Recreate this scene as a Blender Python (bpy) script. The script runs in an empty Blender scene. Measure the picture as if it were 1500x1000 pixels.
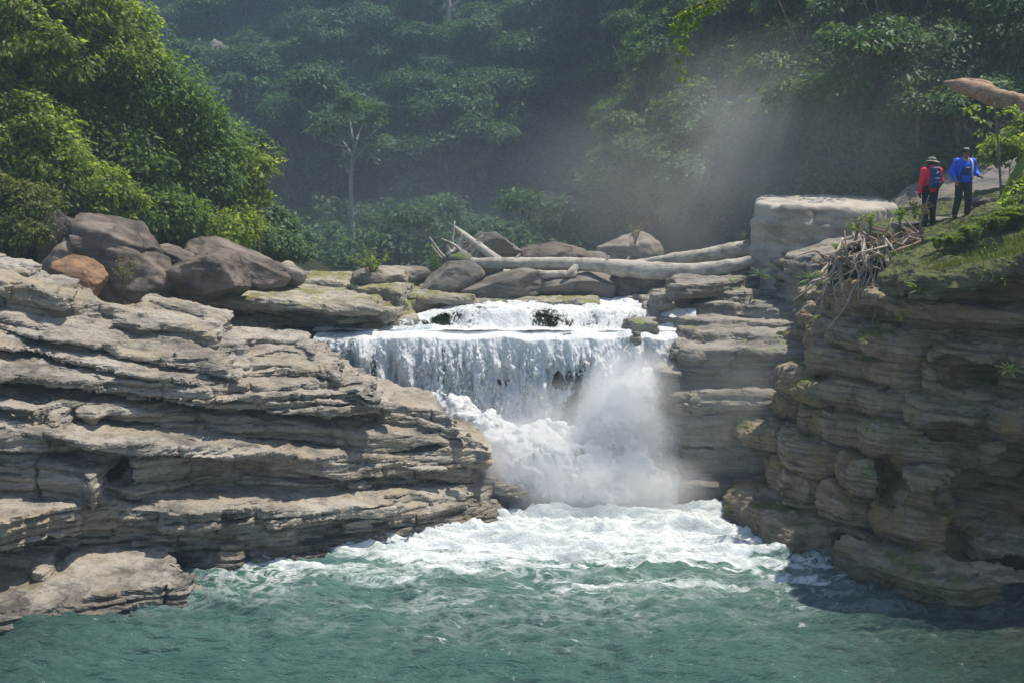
import bpy, math, random
import numpy as np
from mathutils import Vector, Matrix
SC = bpy.context.scene
COL = SC.collection
RNG = np.random.default_rng(7)
random.seed(7)

# ------------------------------------------------------------------ camera frame (photo pixels, 1500 x 1000)
CAMZ, FPX = 8.6, 1700.0
PIT = math.atan(235 / FPX)
CP, SP = math.cos(PIT), math.sin(PIT)

def ray(px, py):
    u = (500 - py) / FPX
    return np.array([(px - 750) / FPX, CP + u * SP, -SP + u * CP])

def at(px, py, Y):
    """world point seen at a photo pixel at forward distance Y"""
    d = ray(px, py)
    return np.array([0, 0, CAMZ]) + d * (Y / d[1])

def onplane(px, py, a, bx=0.0, by=0.0, y0=28.0):
    """world point seen at a photo pixel on the plane z = a + bx x + by (y - y0)"""
    d = ray(px, py)
    t = (a - by * y0 - CAMZ) / (d[2] - bx * d[0] - by * d[1])
    p = np.array([0, 0, CAMZ]) + d * t
    return p

# ------------------------------------------------------------------ noise
def _h(ix, iy, iz, s):
    h = (ix.astype(np.uint32) * np.uint32(374761393) + iy.astype(np.uint32) * np.uint32(668265263)
         + iz.astype(np.uint32) * np.uint32(2147483647) + np.uint32((s * 974711 + 12345) & 0xffffffff))
    h = (h ^ (h >> np.uint32(13))) * np.uint32(1274126177)
    h = (h ^ (h >> np.uint32(16))) * np.uint32(2246822519)
    h = h ^ (h >> np.uint32(15))
    return h.astype(np.float32) * np.float32(2.0 / 4294967295.0) - np.float32(1)

def vn(x, y, z, s=0):
    x, y, z = np.broadcast_arrays(np.asarray(x, np.float32), np.asarray(y, np.float32), np.asarray(z, np.float32))
    fx, fy, fz = np.floor(x), np.floor(y), np.floor(z)
    ix, iy, iz = fx.astype(np.int64), fy.astype(np.int64), fz.astype(np.int64)
    tx, ty, tz = x - fx, y - fy, z - fz
    tx = tx * tx * tx * (tx * (tx * 6 - 15) + 10); ty = ty * ty * ty * (ty * (ty * 6 - 15) + 10); tz = tz * tz * tz * (tz * (tz * 6 - 15) + 10)
    r = 0
    for dz in (0, 1):
        wz = tz if dz else 1 - tz
        for dy in (0, 1):
            wy = ty if dy else 1 - ty
            a = _h(ix, iy + dy, iz + dz, s); b = _h(ix + 1, iy + dy, iz + dz, s)
            r = r + wz * wy * (a + (b - a) * tx)
    return r

def fbm(x, y, z, s=0, o=4, g=0.5, ridged=False):
    x = np.asarray(x, np.float32); y = np.asarray(y, np.float32); z = np.asarray(z, np.float32)
    r, a = 0, 1.0
    for i in range(o):
        n = vn(x, y, z, s + i * 17)
        if ridged: n = 1 - 2 * np.abs(n)
        r = r + a * n
        x, y, z = (x * 1.62 + y * 1.17) + 3.1, (y * 1.62 - x * 1.17) + 7.7, z * 2.02 + 1.3
        a *= g
    return r

def cellrand(x, y, s=0):
    """2D voronoi: (random value of the nearest cell, gap between nearest and second nearest)"""
    x = np.asarray(x, np.float32); y = np.asarray(y, np.float32)
    fx, fy = np.floor(x), np.floor(y)
    b1 = np.full(x.shape, 9.0, np.float32); b2 = b1.copy(); v = np.zeros_like(b1)
    for dx in (-1, 0, 1):
        for dy in (-1, 0, 1):
            cx, cy = (fx + dx).astype(np.int64), (fy + dy).astype(np.int64)
            z0 = np.zeros_like(cx)
            px = fx + dx + .5 + .45 * _h(cx, cy, z0, s); py = fy + dy + .5 + .45 * _h(cx, cy, z0, s + 1)
            d = np.hypot(px - x, py - y); r = _h(cx, cy, z0, s + 2)
            near = d < b1
            b2 = np.where(near, b1, np.minimum(b2, d)); v = np.where(near, r, v); b1 = np.where(near, d, b1)
    return v, b2 - b1

# ------------------------------------------------------------------ meshes
def mesh_np(name, V, Fq, smooth=True, mats=(), mi=None):
    V = np.asarray(V, np.float32); Fq = np.asarray(Fq, np.int32)
    me = bpy.data.meshes.new(name)
    n, k = Fq.shape
    me.vertices.add(len(V)); me.vertices.foreach_set('co', V.ravel())
    me.loops.add(n * k); me.loops.foreach_set('vertex_index', Fq.ravel())
    me.polygons.add(n)
    me.polygons.foreach_set('loop_start', np.arange(0, n * k, k, dtype=np.int32))
    me.polygons.foreach_set('loop_total', np.full(n, k, np.int32))
    me.polygons.foreach_set('use_smooth', np.full(n, smooth))
    for m in mats: me.materials.append(m)
    if mi is not None: me.polygons.foreach_set('material_index', np.asarray(mi, np.int32))
    me.update(calc_edges=True)
    return me

def link(name, me, parent=None, loc=None):
    o = bpy.data.objects.new(name, me); COL.objects.link(o)
    if parent is not None: o.parent = parent
    if loc is not None: o.location = loc
    return o

def obj(name, V, Fq, mat, parent=None, smooth=True, loc=None):
    return link(name, mesh_np(name, V, Fq, smooth, [mat] if mat else []), parent, loc)

def tag(o, label=None, cat=None, group=None, kind=None):
    if label: o['label'] = label
    if cat: o['category'] = cat
    if group: o['group'] = group
    if kind: o['kind'] = kind
    return o

def empty(name, loc, label, cat, group=None):
    o = bpy.data.objects.new(name, None); COL.objects.link(o); o.location = [float(c) for c in loc]
    o.empty_display_size = .3
    return tag(o, label, cat, group)

def copy_tree(root, loc, rotz=0, scale=1.0, label=None, group=None):
    r = root.copy(); COL.objects.link(r); r.location = loc; r.rotation_euler = (0, 0, rotz)
    r.scale = (scale, scale, scale) if not hasattr(scale, '__len__') else scale
    if label: r['label'] = label
    if group: r['group'] = group
    for ch in list(root.children):
        c = ch.copy(); COL.objects.link(c); c.parent = r
    return r

def vattr(me, name, vals):
    a = me.attributes.new(name, 'FLOAT', 'POINT'); a.data.foreach_set('value', np.asarray(vals, np.float32).ravel())

class MB:
    """collects pieces with quads"""
    def __init__(s): s.V, s.F, s.n = [], [], 0
    def add(s, V, F):
        V = np.asarray(V, np.float32).reshape(-1, 3); F = np.asarray(F, np.int32)
        s.V.append(V); s.F.append(F + s.n); s.n += len(V)
    def arrays(s): return np.concatenate(s.V), np.concatenate(s.F)
    def obj(s, name, mat, parent=None, smooth=True, loc=None):
        V, F = s.arrays(); return obj(name, V, F, mat, parent, smooth, loc)

def gridquads(nu, nv):
    i = np.arange(nu * nv).reshape(nu, nv)
    return np.stack([i[:-1, :-1], i[1:, :-1], i[1:, 1:], i[:-1, 1:]], -1).reshape(-1, 4)

def spline(P, n):
    P = np.asarray(P, float); m = len(P)
    Q = np.vstack([2 * P[0] - P[1], P, 2 * P[-1] - P[-2]])
    t = np.linspace(0, m - 1 - 1e-6, n); i = t.astype(int); f = (t - i)[:, None]
    a, b, c, d = Q[i], Q[i + 1], Q[i + 2], Q[i + 3]
    return .5 * ((2 * b) + (c - a) * f + (2 * a - 5 * b + 4 * c - d) * f ** 2 + (3 * b - a - 3 * c + d) * f ** 3)

def tube(P, R, n=None, seg=8, rough=0.0, seed=0, cap=True, fine=3.0):
    """tapered tube through points P with radii R; quads (end caps collapse to a centre point)"""
    P = np.asarray(P, float); R = np.asarray(R, float).reshape(-1, 1)
    n = n or max(2, 4 * len(P))
    if len(P) > 2: S = spline(np.hstack([P, R]), n)
    else:
        f = np.linspace(0, 1, n)[:, None]; S = np.hstack([P, R])[0] * (1 - f) + np.hstack([P, R])[1] * f
    C, r = S[:, :3], np.maximum(S[:, 3], 1e-3)
    T = np.gradient(C, axis=0); T /= np.linalg.norm(T, axis=1, keepdims=True) + 1e-9
    up = np.array([0, 0, 1.0]) if abs(T[0, 2]) < .8 else np.array([1.0, 0, 0])
    A = np.zeros_like(T); a = np.cross(T[0], up); a /= np.linalg.norm(a)
    for i in range(n):
        a = a - T[i] * a.dot(T[i]); a /= np.linalg.norm(a) + 1e-9; A[i] = a
    B = np.cross(T, A)
    th = np.arange(seg) * 2 * math.pi / seg
    dirs = A[:, None, :] * np.cos(th)[None, :, None] + B[:, None, :] * np.sin(th)[None, :, None]
    rr = np.repeat(r[:, None], seg, 1)
    if rough:
        q = C[:, None, :] + dirs * r[:, None, None]
        rr = rr * (1 + rough * fbm(q[..., 0] * fine, q[..., 1] * fine, q[..., 2] * fine, seed, 3))
    V = (C[:, None, :] + dirs * rr[..., None]).reshape(-1, 3)
    i = np.arange(n * seg).reshape(n, seg); j = np.roll(i, -1, 1)
    Fq = np.stack([i[:-1], i[1:], j[1:], j[:-1]], -1).reshape(-1, 4)
    if cap:
        V = np.vstack([V, C[0], C[-1]])
        c0, c1 = n * seg, n * seg + 1
        k = np.arange(0, seg, 2)
        f0 = np.stack([np.full(len(k), c0), i[0, k], i[0, (k + 1) % seg], i[0, (k + 2) % seg]], -1)
        f1 = np.stack([np.full(len(k), c1), i[-1, (k + 2) % seg], i[-1, (k + 1) % seg], i[-1, k]], -1)
        Fq = np.vstack([Fq, f0, f1])
    return V, Fq

def surface_nets(Fd, o, dx, dy, dz):
    """closed quad surface of {Fd > 0}"""
    Fd = np.pad(Fd, 1, constant_values=-0.05); o = np.array(o, float) - np.array([dx, dy, dz])
    S = Fd > 0
    nx, ny, nz = Fd.shape
    cnt = np.zeros((nx - 1, ny - 1, nz - 1), np.uint8)
    offs = [(i, j, k) for i in (0, 1) for j in (0, 1) for k in (0, 1)]
    for i, j, k in offs: cnt += S[i:nx - 1 + i, j:ny - 1 + j, k:nz - 1 + k]
    act = np.argwhere((cnt > 0) & (cnt < 8)); del cnt
    c = np.stack([Fd[act[:, 0] + i, act[:, 1] + j, act[:, 2] + k] for i, j, k in offs], -1)
    acc = np.zeros((len(act), 3)); w = np.zeros(len(act))
    for a in range(8):
        for b in range(a + 1, 8):
            pa, pb = np.array(offs[a]), np.array(offs[b])
            if np.abs(pa - pb).sum() != 1: continue
            m = (c[:, a] > 0) != (c[:, b] > 0)
            t = c[m, a] / (c[m, a] - c[m, b])
            acc[m] += pa + (pb - pa) * t[:, None]; w[m] += 1
    V = (act + acc / w[:, None]) * np.array([dx, dy, dz]) + o
    idx = np.full((nx - 1, ny - 1, nz - 1), -1, np.int32); idx[act[:, 0], act[:, 1], act[:, 2]] = np.arange(len(act))
    Q = []
    for ax in range(3):
        sl0 = [slice(None)] * 3; sl1 = [slice(None)] * 3; sl0[ax] = slice(0, -1); sl1[ax] = slice(1, None)
        E = S[tuple(sl0)] != S[tuple(sl1)]
        e = np.argwhere(E); u, v = [(1, 2), (2, 0), (0, 1)][ax]
        e = e[(e[:, u] > 0) & (e[:, v] > 0) & (e[:, u] < idx.shape[u]) & (e[:, v] < idx.shape[v])]
        st = S[e[:, 0], e[:, 1], e[:, 2]]
        def g(du, dv):
            q = e.copy(); q[:, u] -= du; q[:, v] -= dv
            return idx[q[:, 0], q[:, 1], q[:, 2]]
        q = np.stack([g(1, 1), g(0, 1), g(0, 0), g(1, 0)], -1)
        q[~st] = q[~st][:, ::-1]
        Q.append(q)
    Q = np.concatenate(Q)
    return V, Q

def vnormals(V, Fq):
    n = np.cross(V[Fq[:, 2]] - V[Fq[:, 0]], V[Fq[:, 3]] - V[Fq[:, 1]])
    N = np.zeros_like(V)
    for k in range(4): np.add.at(N, Fq[:, k], n)
    return N / (np.linalg.norm(N, axis=1, keepdims=True) + 1e-12)

def polydist(X, Y, P):
    """signed distance to polygon, positive inside"""
    P = np.asarray(P, float); n = len(P)
    D = np.full(X.shape, 1e9); ins = np.zeros(X.shape, bool)
    for i in range(n):
        a, b = P[i], P[(i + 1) % n]
        e = b - a; L = max(e @ e, 1e-9)
        t = np.clip(((X - a[0]) * e[0] + (Y - a[1]) * e[1]) / L, 0, 1)
        D = np.minimum(D, np.hypot(X - a[0] - t * e[0], Y - a[1] - t * e[1]))
        cr = ((a[1] <= Y) != (b[1] <= Y))
        xx = a[0] + (Y - a[1]) / (e[1] if abs(e[1]) > 1e-9 else 1e-9) * e[0]
        ins ^= cr & (X < xx)
    return np.where(ins, D, -D).astype(np.float32)

def strata(name, box, cell, beds, cuts=(), seed=0, mat=None, disp=(.05, 1.3, 4.0), warp=.25, smooth=False):
    """layered bedrock: union of irregular beds. box = x0,x1,y0,y1,z0,z1. bed = dict(poly, top(a,bx,by), bot(a,bx,by), r, blk, n, lam)"""
    x0, x1, y0, y1, z0, z1 = box; dx, dz = cell
    xs = np.arange(x0, x1, dx); ys = np.arange(y0, y1, dx); zs = np.arange(z0, z1, dz).astype(np.float32)
    X, Y = np.meshgrid(xs, ys, indexing='ij'); X = X.astype(np.float32); Y = Y.astype(np.float32)
    Fd = np.full((len(xs), len(ys), len(zs)), -.3, np.float32)
    for bi, b in enumerate(beds):
        s = seed * 100 + bi * 7
        wx = X + warp * fbm(X * .5, Y * .5, s * .37, s, 2); wy = Y + warp * fbm(X * .5, Y * .5, s * .37 + 9, s + 3, 2)
        d = polydist(wx, wy, b['poly'])
        n = b.get('n', .25)
        d = d + n * fbm(X * b.get('nf', .9), Y * b.get('nf', .9), bi * .4, seed * 31, 4)
        if b.get('rib'):
            ra, lam_r, zc, lean = b['rib']; sc_ = wx * .62 - wy * .78 - lean * zc + .22 * float(_h(np.array([bi]), np.array([3]), np.array([seed]), 5)[0]) + 1.3 * vn(X * .42, Y * .42, zc * .22, seed + 91)
            ra = ra * (1 + .5 * vn(X * .6, Y * .6, bi * 1.7, seed + 33)); d = d + ra * (2 * np.sqrt(np.abs(np.cos(math.pi * sc_ / lam_r))) - 2.0)
        if b.get('blk', .3):
            cs = b.get('cs', 1.1)
            v, gap = cellrand((X + Y * .4) * cs * .7, (Y * .9 - X * .3) * cs, s)
            d = d + b.get('blk', .3) * v - b.get('crk', .18) * np.clip(1 - gap / .09, 0, 1)
        ta, tx, ty = b['top']; ba, bx, by = b['bot']
        tn = b.get('tn', .07)
        top = ta + tx * X + ty * (Y - 28) + tn * fbm(X * 1.1, Y * 1.1, s * .7, s + 5, 4)
        if b.get('tb', 0):
            v, gap = cellrand(X * .8 + Y * .15, Y * 1.5, s + 50)
            top = top + b['tb'] * v
        bot = ba + bx * X + by * (Y - 28) + .05 * fbm(X * .9, Y * .9, s * .3, s + 6, 3)
        msk = d > -.5
        if not msk.any(): continue
        k0 = max(0, int((bot[msk].min() - .2 - z0) / dz)); k1 = min(len(zs), int((top[msk].max() + .3 - z0) / dz) + 1)
        if k1 <= k0: continue
        i0, i1 = np.where(msk.any(1))[0][[0, -1]]; j0, j1 = np.where(msk.any(0))[0][[0, -1]]
        sl = (slice(i0, i1 + 1), slice(j0, j1 + 1))
        zz = zs[None, None, k0:k1]
        r = b.get('r', .15); lam = b.get('lam', .06)
        sv = np.minimum(top[sl][..., None] - zz, zz - bot[sl][..., None])
        lz = (zz - .55 * (top[sl] - ta)[..., None])
        dd = d[sl][..., None] + 0 * zz
        for q, (lh, lw) in enumerate(((.21, 1.0), (.085, .6))):
            tt = lz / lh + s + q * 5 + .35 * vn(X[sl] * .35, Y[sl] * .35, 1.7 + q, s + 12)[..., None]
            f0 = np.floor(tt).astype(np.int64); l = _h(f0, f0 * 0, f0 * 0, s + q)
            fr = tt - f0
            amp = lam * lw * (1 + 1.1 * vn(X[sl] * .45, Y[sl] * .45, 3.3 + q, s + 8 + q))[..., None]
            dd = dd + amp * (l - .9 * np.clip(1 - fr / .22, 0, 1))
        f = r - np.sqrt(np.maximum(r - dd, 0) ** 2 + np.maximum(r - sv, 0) ** 2)
        sub = Fd[sl[0], sl[1], k0:k1]
        np.maximum(sub, f, out=sub)
    for (c, rad) in cuts:
        c = np.asarray(c); rad = np.asarray(rad)
        ii = [slice(max(0, int((c[0] - rad[0] * 1.4 - x0) / dx)), int((c[0] + rad[0] * 1.4 - x0) / dx) + 1),
              slice(max(0, int((c[1] - rad[1] * 1.4 - y0) / dx)), int((c[1] + rad[1] * 1.4 - y0) / dx) + 1),
              slice(max(0, int((c[2] - rad[2] * 1.4 - z0) / dz)), max(0, int((c[2] + rad[2] * 1.4 - z0) / dz) + 1))]
        sub = Fd[tuple(ii)]
        if sub.size == 0: continue
        gx = X[ii[0], ii[1]][..., None]; gy = Y[ii[0], ii[1]][..., None]; gz = zs[ii[2]][None, None]
        q = np.sqrt(((gx - c[0]) / rad[0]) ** 2 + ((gy - c[1]) / rad[1]) ** 2 + ((gz - c[2]) / rad[2]) ** 2)
        q = q + .35 * vn(gx * 1.5, gy * 1.5, gz * 3, seed + 77)
        np.minimum(sub, ((q - 1) * rad.min()).astype(np.float32), out=sub)
    V, Q = surface_nets(Fd, (x0, y0, z0), dx, dx, dz); del Fd
    N = vnormals(V, Q)
    a, fq, zf = disp
    n = fbm(V[:, 0] * fq, V[:, 1] * fq, V[:, 2] * fq * zf, seed + 5, 5, .6, ridged=True) - .3
    V = V + N * (a * n)[:, None]
    me = mesh_np(name, V, Q, smooth, [mat] if mat else [])
    o = link(name, me); o['kind'] = 'structure'
    return o

def rock_mesh(seed, rad, planes=16, rough=.06, sub=6, plane_lo=.72, dirs=(), strat=0.0, cracks=()):
    """one boulder: a sphere cut by random planes and weathered"""
    import bmesh
    bm = bmesh.new(); bmesh.ops.create_icosphere(bm, subdivisions=sub, radius=1)
    V = np.array([v.co[:] for v in bm.verts], np.float32); Fq = np.array([[l.index for l in f.verts] for f in bm.faces], np.int32); bm.free()
    r = np.random.default_rng(seed)
    V /= np.linalg.norm(V, axis=1, keepdims=True)
    rr = np.full(len(V), 1.0)
    P = [(r.normal(size=3), r.uniform(plane_lo, .95)) for _ in range(planes)] + [(np.array(d, float), h) for d, h in dirs]
    for n, h in P:
        n = n / np.linalg.norm(n); dt = V @ n
        rr = np.minimum(rr, np.where(dt > 1e-3, h / np.maximum(dt, 1e-3), 9))
    V = V * rr[:, None] * np.asarray(rad)
    m = float(np.mean(rad))
    N = V / np.linalg.norm(V, axis=1, keepdims=True)
    q = V / m
    n = rough * m * (fbm(q[:, 0] * 1.7 + seed, q[:, 1] * 1.7, q[:, 2] * 1.7, seed, 5, .5))
    n = n + rough * .5 * m * (np.abs(vn(q[:, 0] * 4, q[:, 1] * 4, q[:, 2] * 4, seed + 9)) - .3)
    if strat: n = n + strat * m * vn(q[:, 0] * .7, q[:, 1] * .7, q[:, 2] * 9, seed + 4)
    for cn, co_, w_ in cracks:
        cn = np.array(cn, float) / np.linalg.norm(cn); n = n - .10 * m * np.exp(-((q @ cn - co_ + .06 * vn(q[:, 0] * 3, q[:, 1] * 3, q[:, 2] * 3, seed + 2)) / w_) ** 2)
    V = V + N * n[:, None]
    # smooth once
    S = np.zeros_like(V); c = np.zeros(len(V))
    for k in range(3):
        np.add.at(S, Fq[:, k], V[Fq[:, (k + 1) % 3]]); np.add.at(c, Fq[:, k], 1)
    return .5 * V + .5 * S / c[:, None], Fq
# ------------------------------------------------------------------ materials
class NT:
    def __init__(s, name):
        s.m = bpy.data.materials.new(name); s.m.use_nodes = True; s.t = s.m.node_tree; s.t.nodes.clear()
        s.out = s.n('OutputMaterial')
    def n(s, typ, **kw):
        nd = s.t.nodes.new('ShaderNode' + typ)
        for k, v in kw.items():
            if k.startswith('i_'):
                key = k[2:].replace('_', ' ')
                nd.inputs[int(key) if key.isdigit() else key].default_value = v
            else: setattr(nd, k, v)
        return nd
    def l(s, a, b): s.t.links.new(a, b)
    def val(s, a, sock):
        if hasattr(a, 'is_linked') or hasattr(a, 'links'): s.l(a, sock)
        else: sock.default_value = a
    def math(s, op, a, b=None, clamp=False):
        nd = s.n('Math', operation=op, use_clamp=clamp); s.val(a, nd.inputs[0])
        if b is not None: s.val(b, nd.inputs[1])
        return nd.outputs[0]
    def mix(s, f, a, b, mode='MIX'):
        nd = s.n('Mix', data_type='RGBA', blend_type=mode); s.val(f, nd.inputs[0])
        for v, k in ((a, 6), (b, 7)):
            if hasattr(v, 'links'): s.l(v, nd.inputs[k])
            else: nd.inputs[k].default_value = (*v, 1) if len(v) == 3 else v
        return nd.outputs[2]
    def ramp(s, f, stops, interp='LINEAR'):
        nd = s.n('ValToRGB'); nd.color_ramp.interpolation = interp; s.l(f, nd.inputs[0])
        e = nd.color_ramp.elements
        while len(e) < len(stops): e.new(.5)
        for el, (p, c) in zip(e, stops):
            el.position = p; el.color = (c, c, c, 1) if not hasattr(c, '__len__') else (*c, 1)
        return nd.outputs[0]
    def noise(s, vec, scale, detail=5, rough=.55, dist=0, dim='3D'):
        nd = s.n('TexNoise', i_Scale=scale, i_Detail=detail, i_Roughness=rough, i_Distortion=dist)
        if vec is not None: s.l(vec, nd.inputs['Vector'])
        return nd.outputs['Fac']
    def mapv(s, vec, scale=(1, 1, 1), rot=(0, 0, 0), loc=(0, 0, 0)):
        nd = s.n('Mapping'); nd.inputs['Scale'].default_value = scale; nd.inputs['Rotation'].default_value = rot; nd.inputs['Location'].default_value = loc
        s.l(vec, nd.inputs['Vector']); return nd.outputs[0]
    def pos(s): return s.n('NewGeometry').outputs['Position']
    def bump(s, h, strength=.5, dist=.05, nrm=None):
        nd = s.n('Bump', i_Strength=strength, i_Distance=dist); s.l(h, nd.inputs['Height'])
        if nrm is not None: s.l(nrm, nd.inputs['Normal'])
        return nd.outputs[0]
    def bsdf(s, col, rough=.8, nrm=None, spec=.3, **kw):
        nd = s.n('BsdfPrincipled')
        for v, k in ((col, 'Base Color'), (rough, 'Roughness'), (spec, 'Specular IOR Level')):
            if hasattr(v, 'links'): s.l(v, nd.inputs[k])
            else: nd.inputs[k].default_value = (*v, 1) if hasattr(v, '__len__') else v
        for k, v in kw.items(): nd.inputs[k.replace('_', ' ')].default_value = v
        if nrm is not None: s.l(nrm, nd.inputs['Normal'])
        return nd.outputs[0]
    def done(s, sh): s.l(sh, s.out.inputs['Surface']); return s.m

def rock_mat(name, light, mid, dark, moss=0.0, stain=.5, wet=None, rough=.8, lam=5.0, tint=None, dip=.18, bumps=1.0, mosscol=(.10, .14, .025), spec=.3):
    """bedded sandstone: tone by bed, fine laminae, stains of lichen and algae, moss on upward faces, wet rim by the water"""
    t = NT(name); p = t.pos()
    tilt = t.mapv(p, rot=(0, math.atan(-dip), 0))
    bed = t.noise(t.mapv(tilt, (.12, .12, 1.6)), 1.0, 3, .6)
    lamn = t.noise(t.mapv(tilt, (.35, .35, lam)), 1.6, 6, .65, .3)
    big = t.noise(p, .55, 4, .6)
    c = t.ramp(bed, [(.3, mid), (.5, light), (.68, mid)])
    c = t.mix(t.math('MULTIPLY', t.ramp(lamn, [(.38, 1.0), (.53, 0.0)]), .72), c, dark)
    if tint: c = t.mix(t.ramp(t.noise(p, .8, 3, .5), [(.5, 0), (.66, 1)]), c, tint)
    blot = t.noise(t.mapv(p, (1, 1, .6)), 1.3, 8, .68, .4)
    c = t.mix(t.math('MULTIPLY', t.ramp(blot, [(.52, 0.0), (.66, 1.0)]), stain), c, dark)
    speck = t.noise(p, 16, 3, .6)
    c = t.mix(t.math('MULTIPLY', t.ramp(speck, [(.56, 0), (.68, 1)]), .35), c, tuple(x * .55 for x in dark))
    c = t.mix(t.math('MULTIPLY', t.ramp(t.noise(p, 7, 4, .6), [(.55, 0), (.7, 1)]), .25), c, tuple(min(1, x * 1.25) for x in light))
    if moss:
        nz = t.n('SeparateXYZ'); g = t.n('NewGeometry'); t.l(g.outputs['Normal'], nz.inputs[0])
        f = t.math('MULTIPLY', t.ramp(nz.outputs[2], [(.15, 0), (.75, 1)]), t.ramp(t.noise(p, .9, 6, .65), [(.62 - .3 * moss, 0), (.72 - .3 * moss, 1)]))
        c = t.mix(f, c, t.mix(t.noise(p, 9, 4, .6), tuple(x * .55 for x in mosscol), tuple(x * 1.5 for x in mosscol)))
    rg = rough
    if wet is not None:
        z = t.n('SeparateXYZ'); t.l(p, z.inputs[0])
        w = t.math('ADD', z.outputs[2], t.math('MULTIPLY', t.noise(p, 1.6, 4, .6), -.8))
        f = t.ramp(t.math('SUBTRACT', w, wet - .8), [(.0, 1.0), (.55, 0.0)])
        c = t.mix(f, c, t.mix(.62, c, (.012, .012, .009)))
        rg = t.math('SUBTRACT', rough, t.math('MULTIPLY', f, .45))
    h = t.math('ADD', t.math('MULTIPLY', lamn, .9), t.math('MULTIPLY', t.noise(p, 5, 8, .65), .6))
    nr = t.bump(h, .75 * bumps, .09)
    nr = t.bump(t.noise(p, 38, 4, .7), .35 * bumps, .012, nr)
    return t.done(t.bsdf(c, rg, nr, spec))

def leaf_mat(name, a, b, c, trans=.4, rough=.42, spec=.35, tmul=1.6):
    t = NT(name); g = t.n('NewGeometry'); oi = t.n('ObjectInfo')
    col = t.ramp(g.outputs['Random Per Island'], [(0, a), (.5, b), (1, c)])
    col = t.mix(t.math('MULTIPLY', oi.outputs['Random'], .5), col, t.mix(1.0, col, (.75, .8, .7), 'MULTIPLY'))
    col = t.mix(t.math('MULTIPLY', t.ramp(t.noise(g.outputs['Position'], .9, 3, .6), [(.4, 0), (.62, 1)]), .45), col, t.mix(1.0, col, (.62, .75, .7), 'MULTIPLY'))
    s = t.bsdf(col, rough, None, spec)
    tr = t.n('BsdfTranslucent'); t.l(t.mix(1.0, col, (tmul * 1.15, tmul * 1.2, tmul * .45), 'MULTIPLY'), tr.inputs[0])
    mx = t.n('MixShader', i_0=trans); t.l(s, mx.inputs[1]); t.l(tr.outputs[0], mx.inputs[2])
    return t.done(mx.outputs[0])

def wood_mat(name, a, b, sc=1.0, rough=.85, axis=(1, 8, 8)):
    t = NT(name); tc = t.n('TexCoord').outputs['Object']
    g = t.noise(t.mapv(tc, tuple(x * sc for x in axis)), 2, 8, .65, .6)
    c = t.mix(t.ramp(g, [(.35, 0), (.65, 1)]), a, b)
    c = t.mix(t.math('MULTIPLY', t.ramp(t.noise(tc, 2.2, 5, .6), [(.5, 0), (.65, 1)]), .6), c, tuple(x * .45 for x in a))
    return t.done(t.bsdf(c, rough, t.bump(g, .6, .04), .2))

def plain_mat(name, col, rough=.8, var=.25, sc=6.0, spec=.3, bump=.2, bd=.02):
    t = NT(name); p = t.n('TexCoord').outputs['Object']
    n = t.noise(p, sc, 5, .6)
    c = t.mix(t.math('MULTIPLY', n, var * 2), tuple(min(1, x * (1 + var * .5)) for x in col), tuple(x * (1 - var) for x in col))
    return t.done(t.bsdf(c, rough, t.bump(n, bump, bd), spec))

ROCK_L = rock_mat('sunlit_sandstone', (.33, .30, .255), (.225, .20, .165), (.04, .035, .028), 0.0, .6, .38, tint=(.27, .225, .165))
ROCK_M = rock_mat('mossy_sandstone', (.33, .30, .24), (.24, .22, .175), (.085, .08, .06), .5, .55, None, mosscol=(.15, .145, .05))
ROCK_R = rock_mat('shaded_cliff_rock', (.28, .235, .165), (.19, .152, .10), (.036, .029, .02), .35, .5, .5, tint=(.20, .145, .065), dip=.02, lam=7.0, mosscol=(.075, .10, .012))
ROCK_W = rock_mat('damp_grey_rock', (.25, .23, .195), (.19, .175, .15), (.075, .07, .062), .15, .4, .7, dip=-.03, lam=3.0, bumps=.6)
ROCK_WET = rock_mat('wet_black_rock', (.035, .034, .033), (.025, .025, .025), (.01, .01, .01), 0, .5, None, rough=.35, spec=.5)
ROCK_MOSS = rock_mat('moss_covered_rock', (.16, .14, .09), (.10, .088, .055), (.03, .027, .018), .95, .5, None, dip=.0, mosscol=(.062, .078, .016))
# ------------------------------------------------------------------ bedrock of the gorge
def edge(px, a, bx=0, by=0):
    return [tuple(onplane(x, y, a, bx, by)[:2]) for x, y in px]

def Lbed(px, a, bx, by, bot, back=34.5, xl=-20, corner=None, **kw):
    P = edge(px, a, bx, by)
    P = P + [corner or (P[-1][0] - .3, back), (xl, corner[1] if corner else back), (xl, P[0][1])]
    return dict(poly=P, top=(a, bx, by), bot=bot, **kw)

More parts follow.
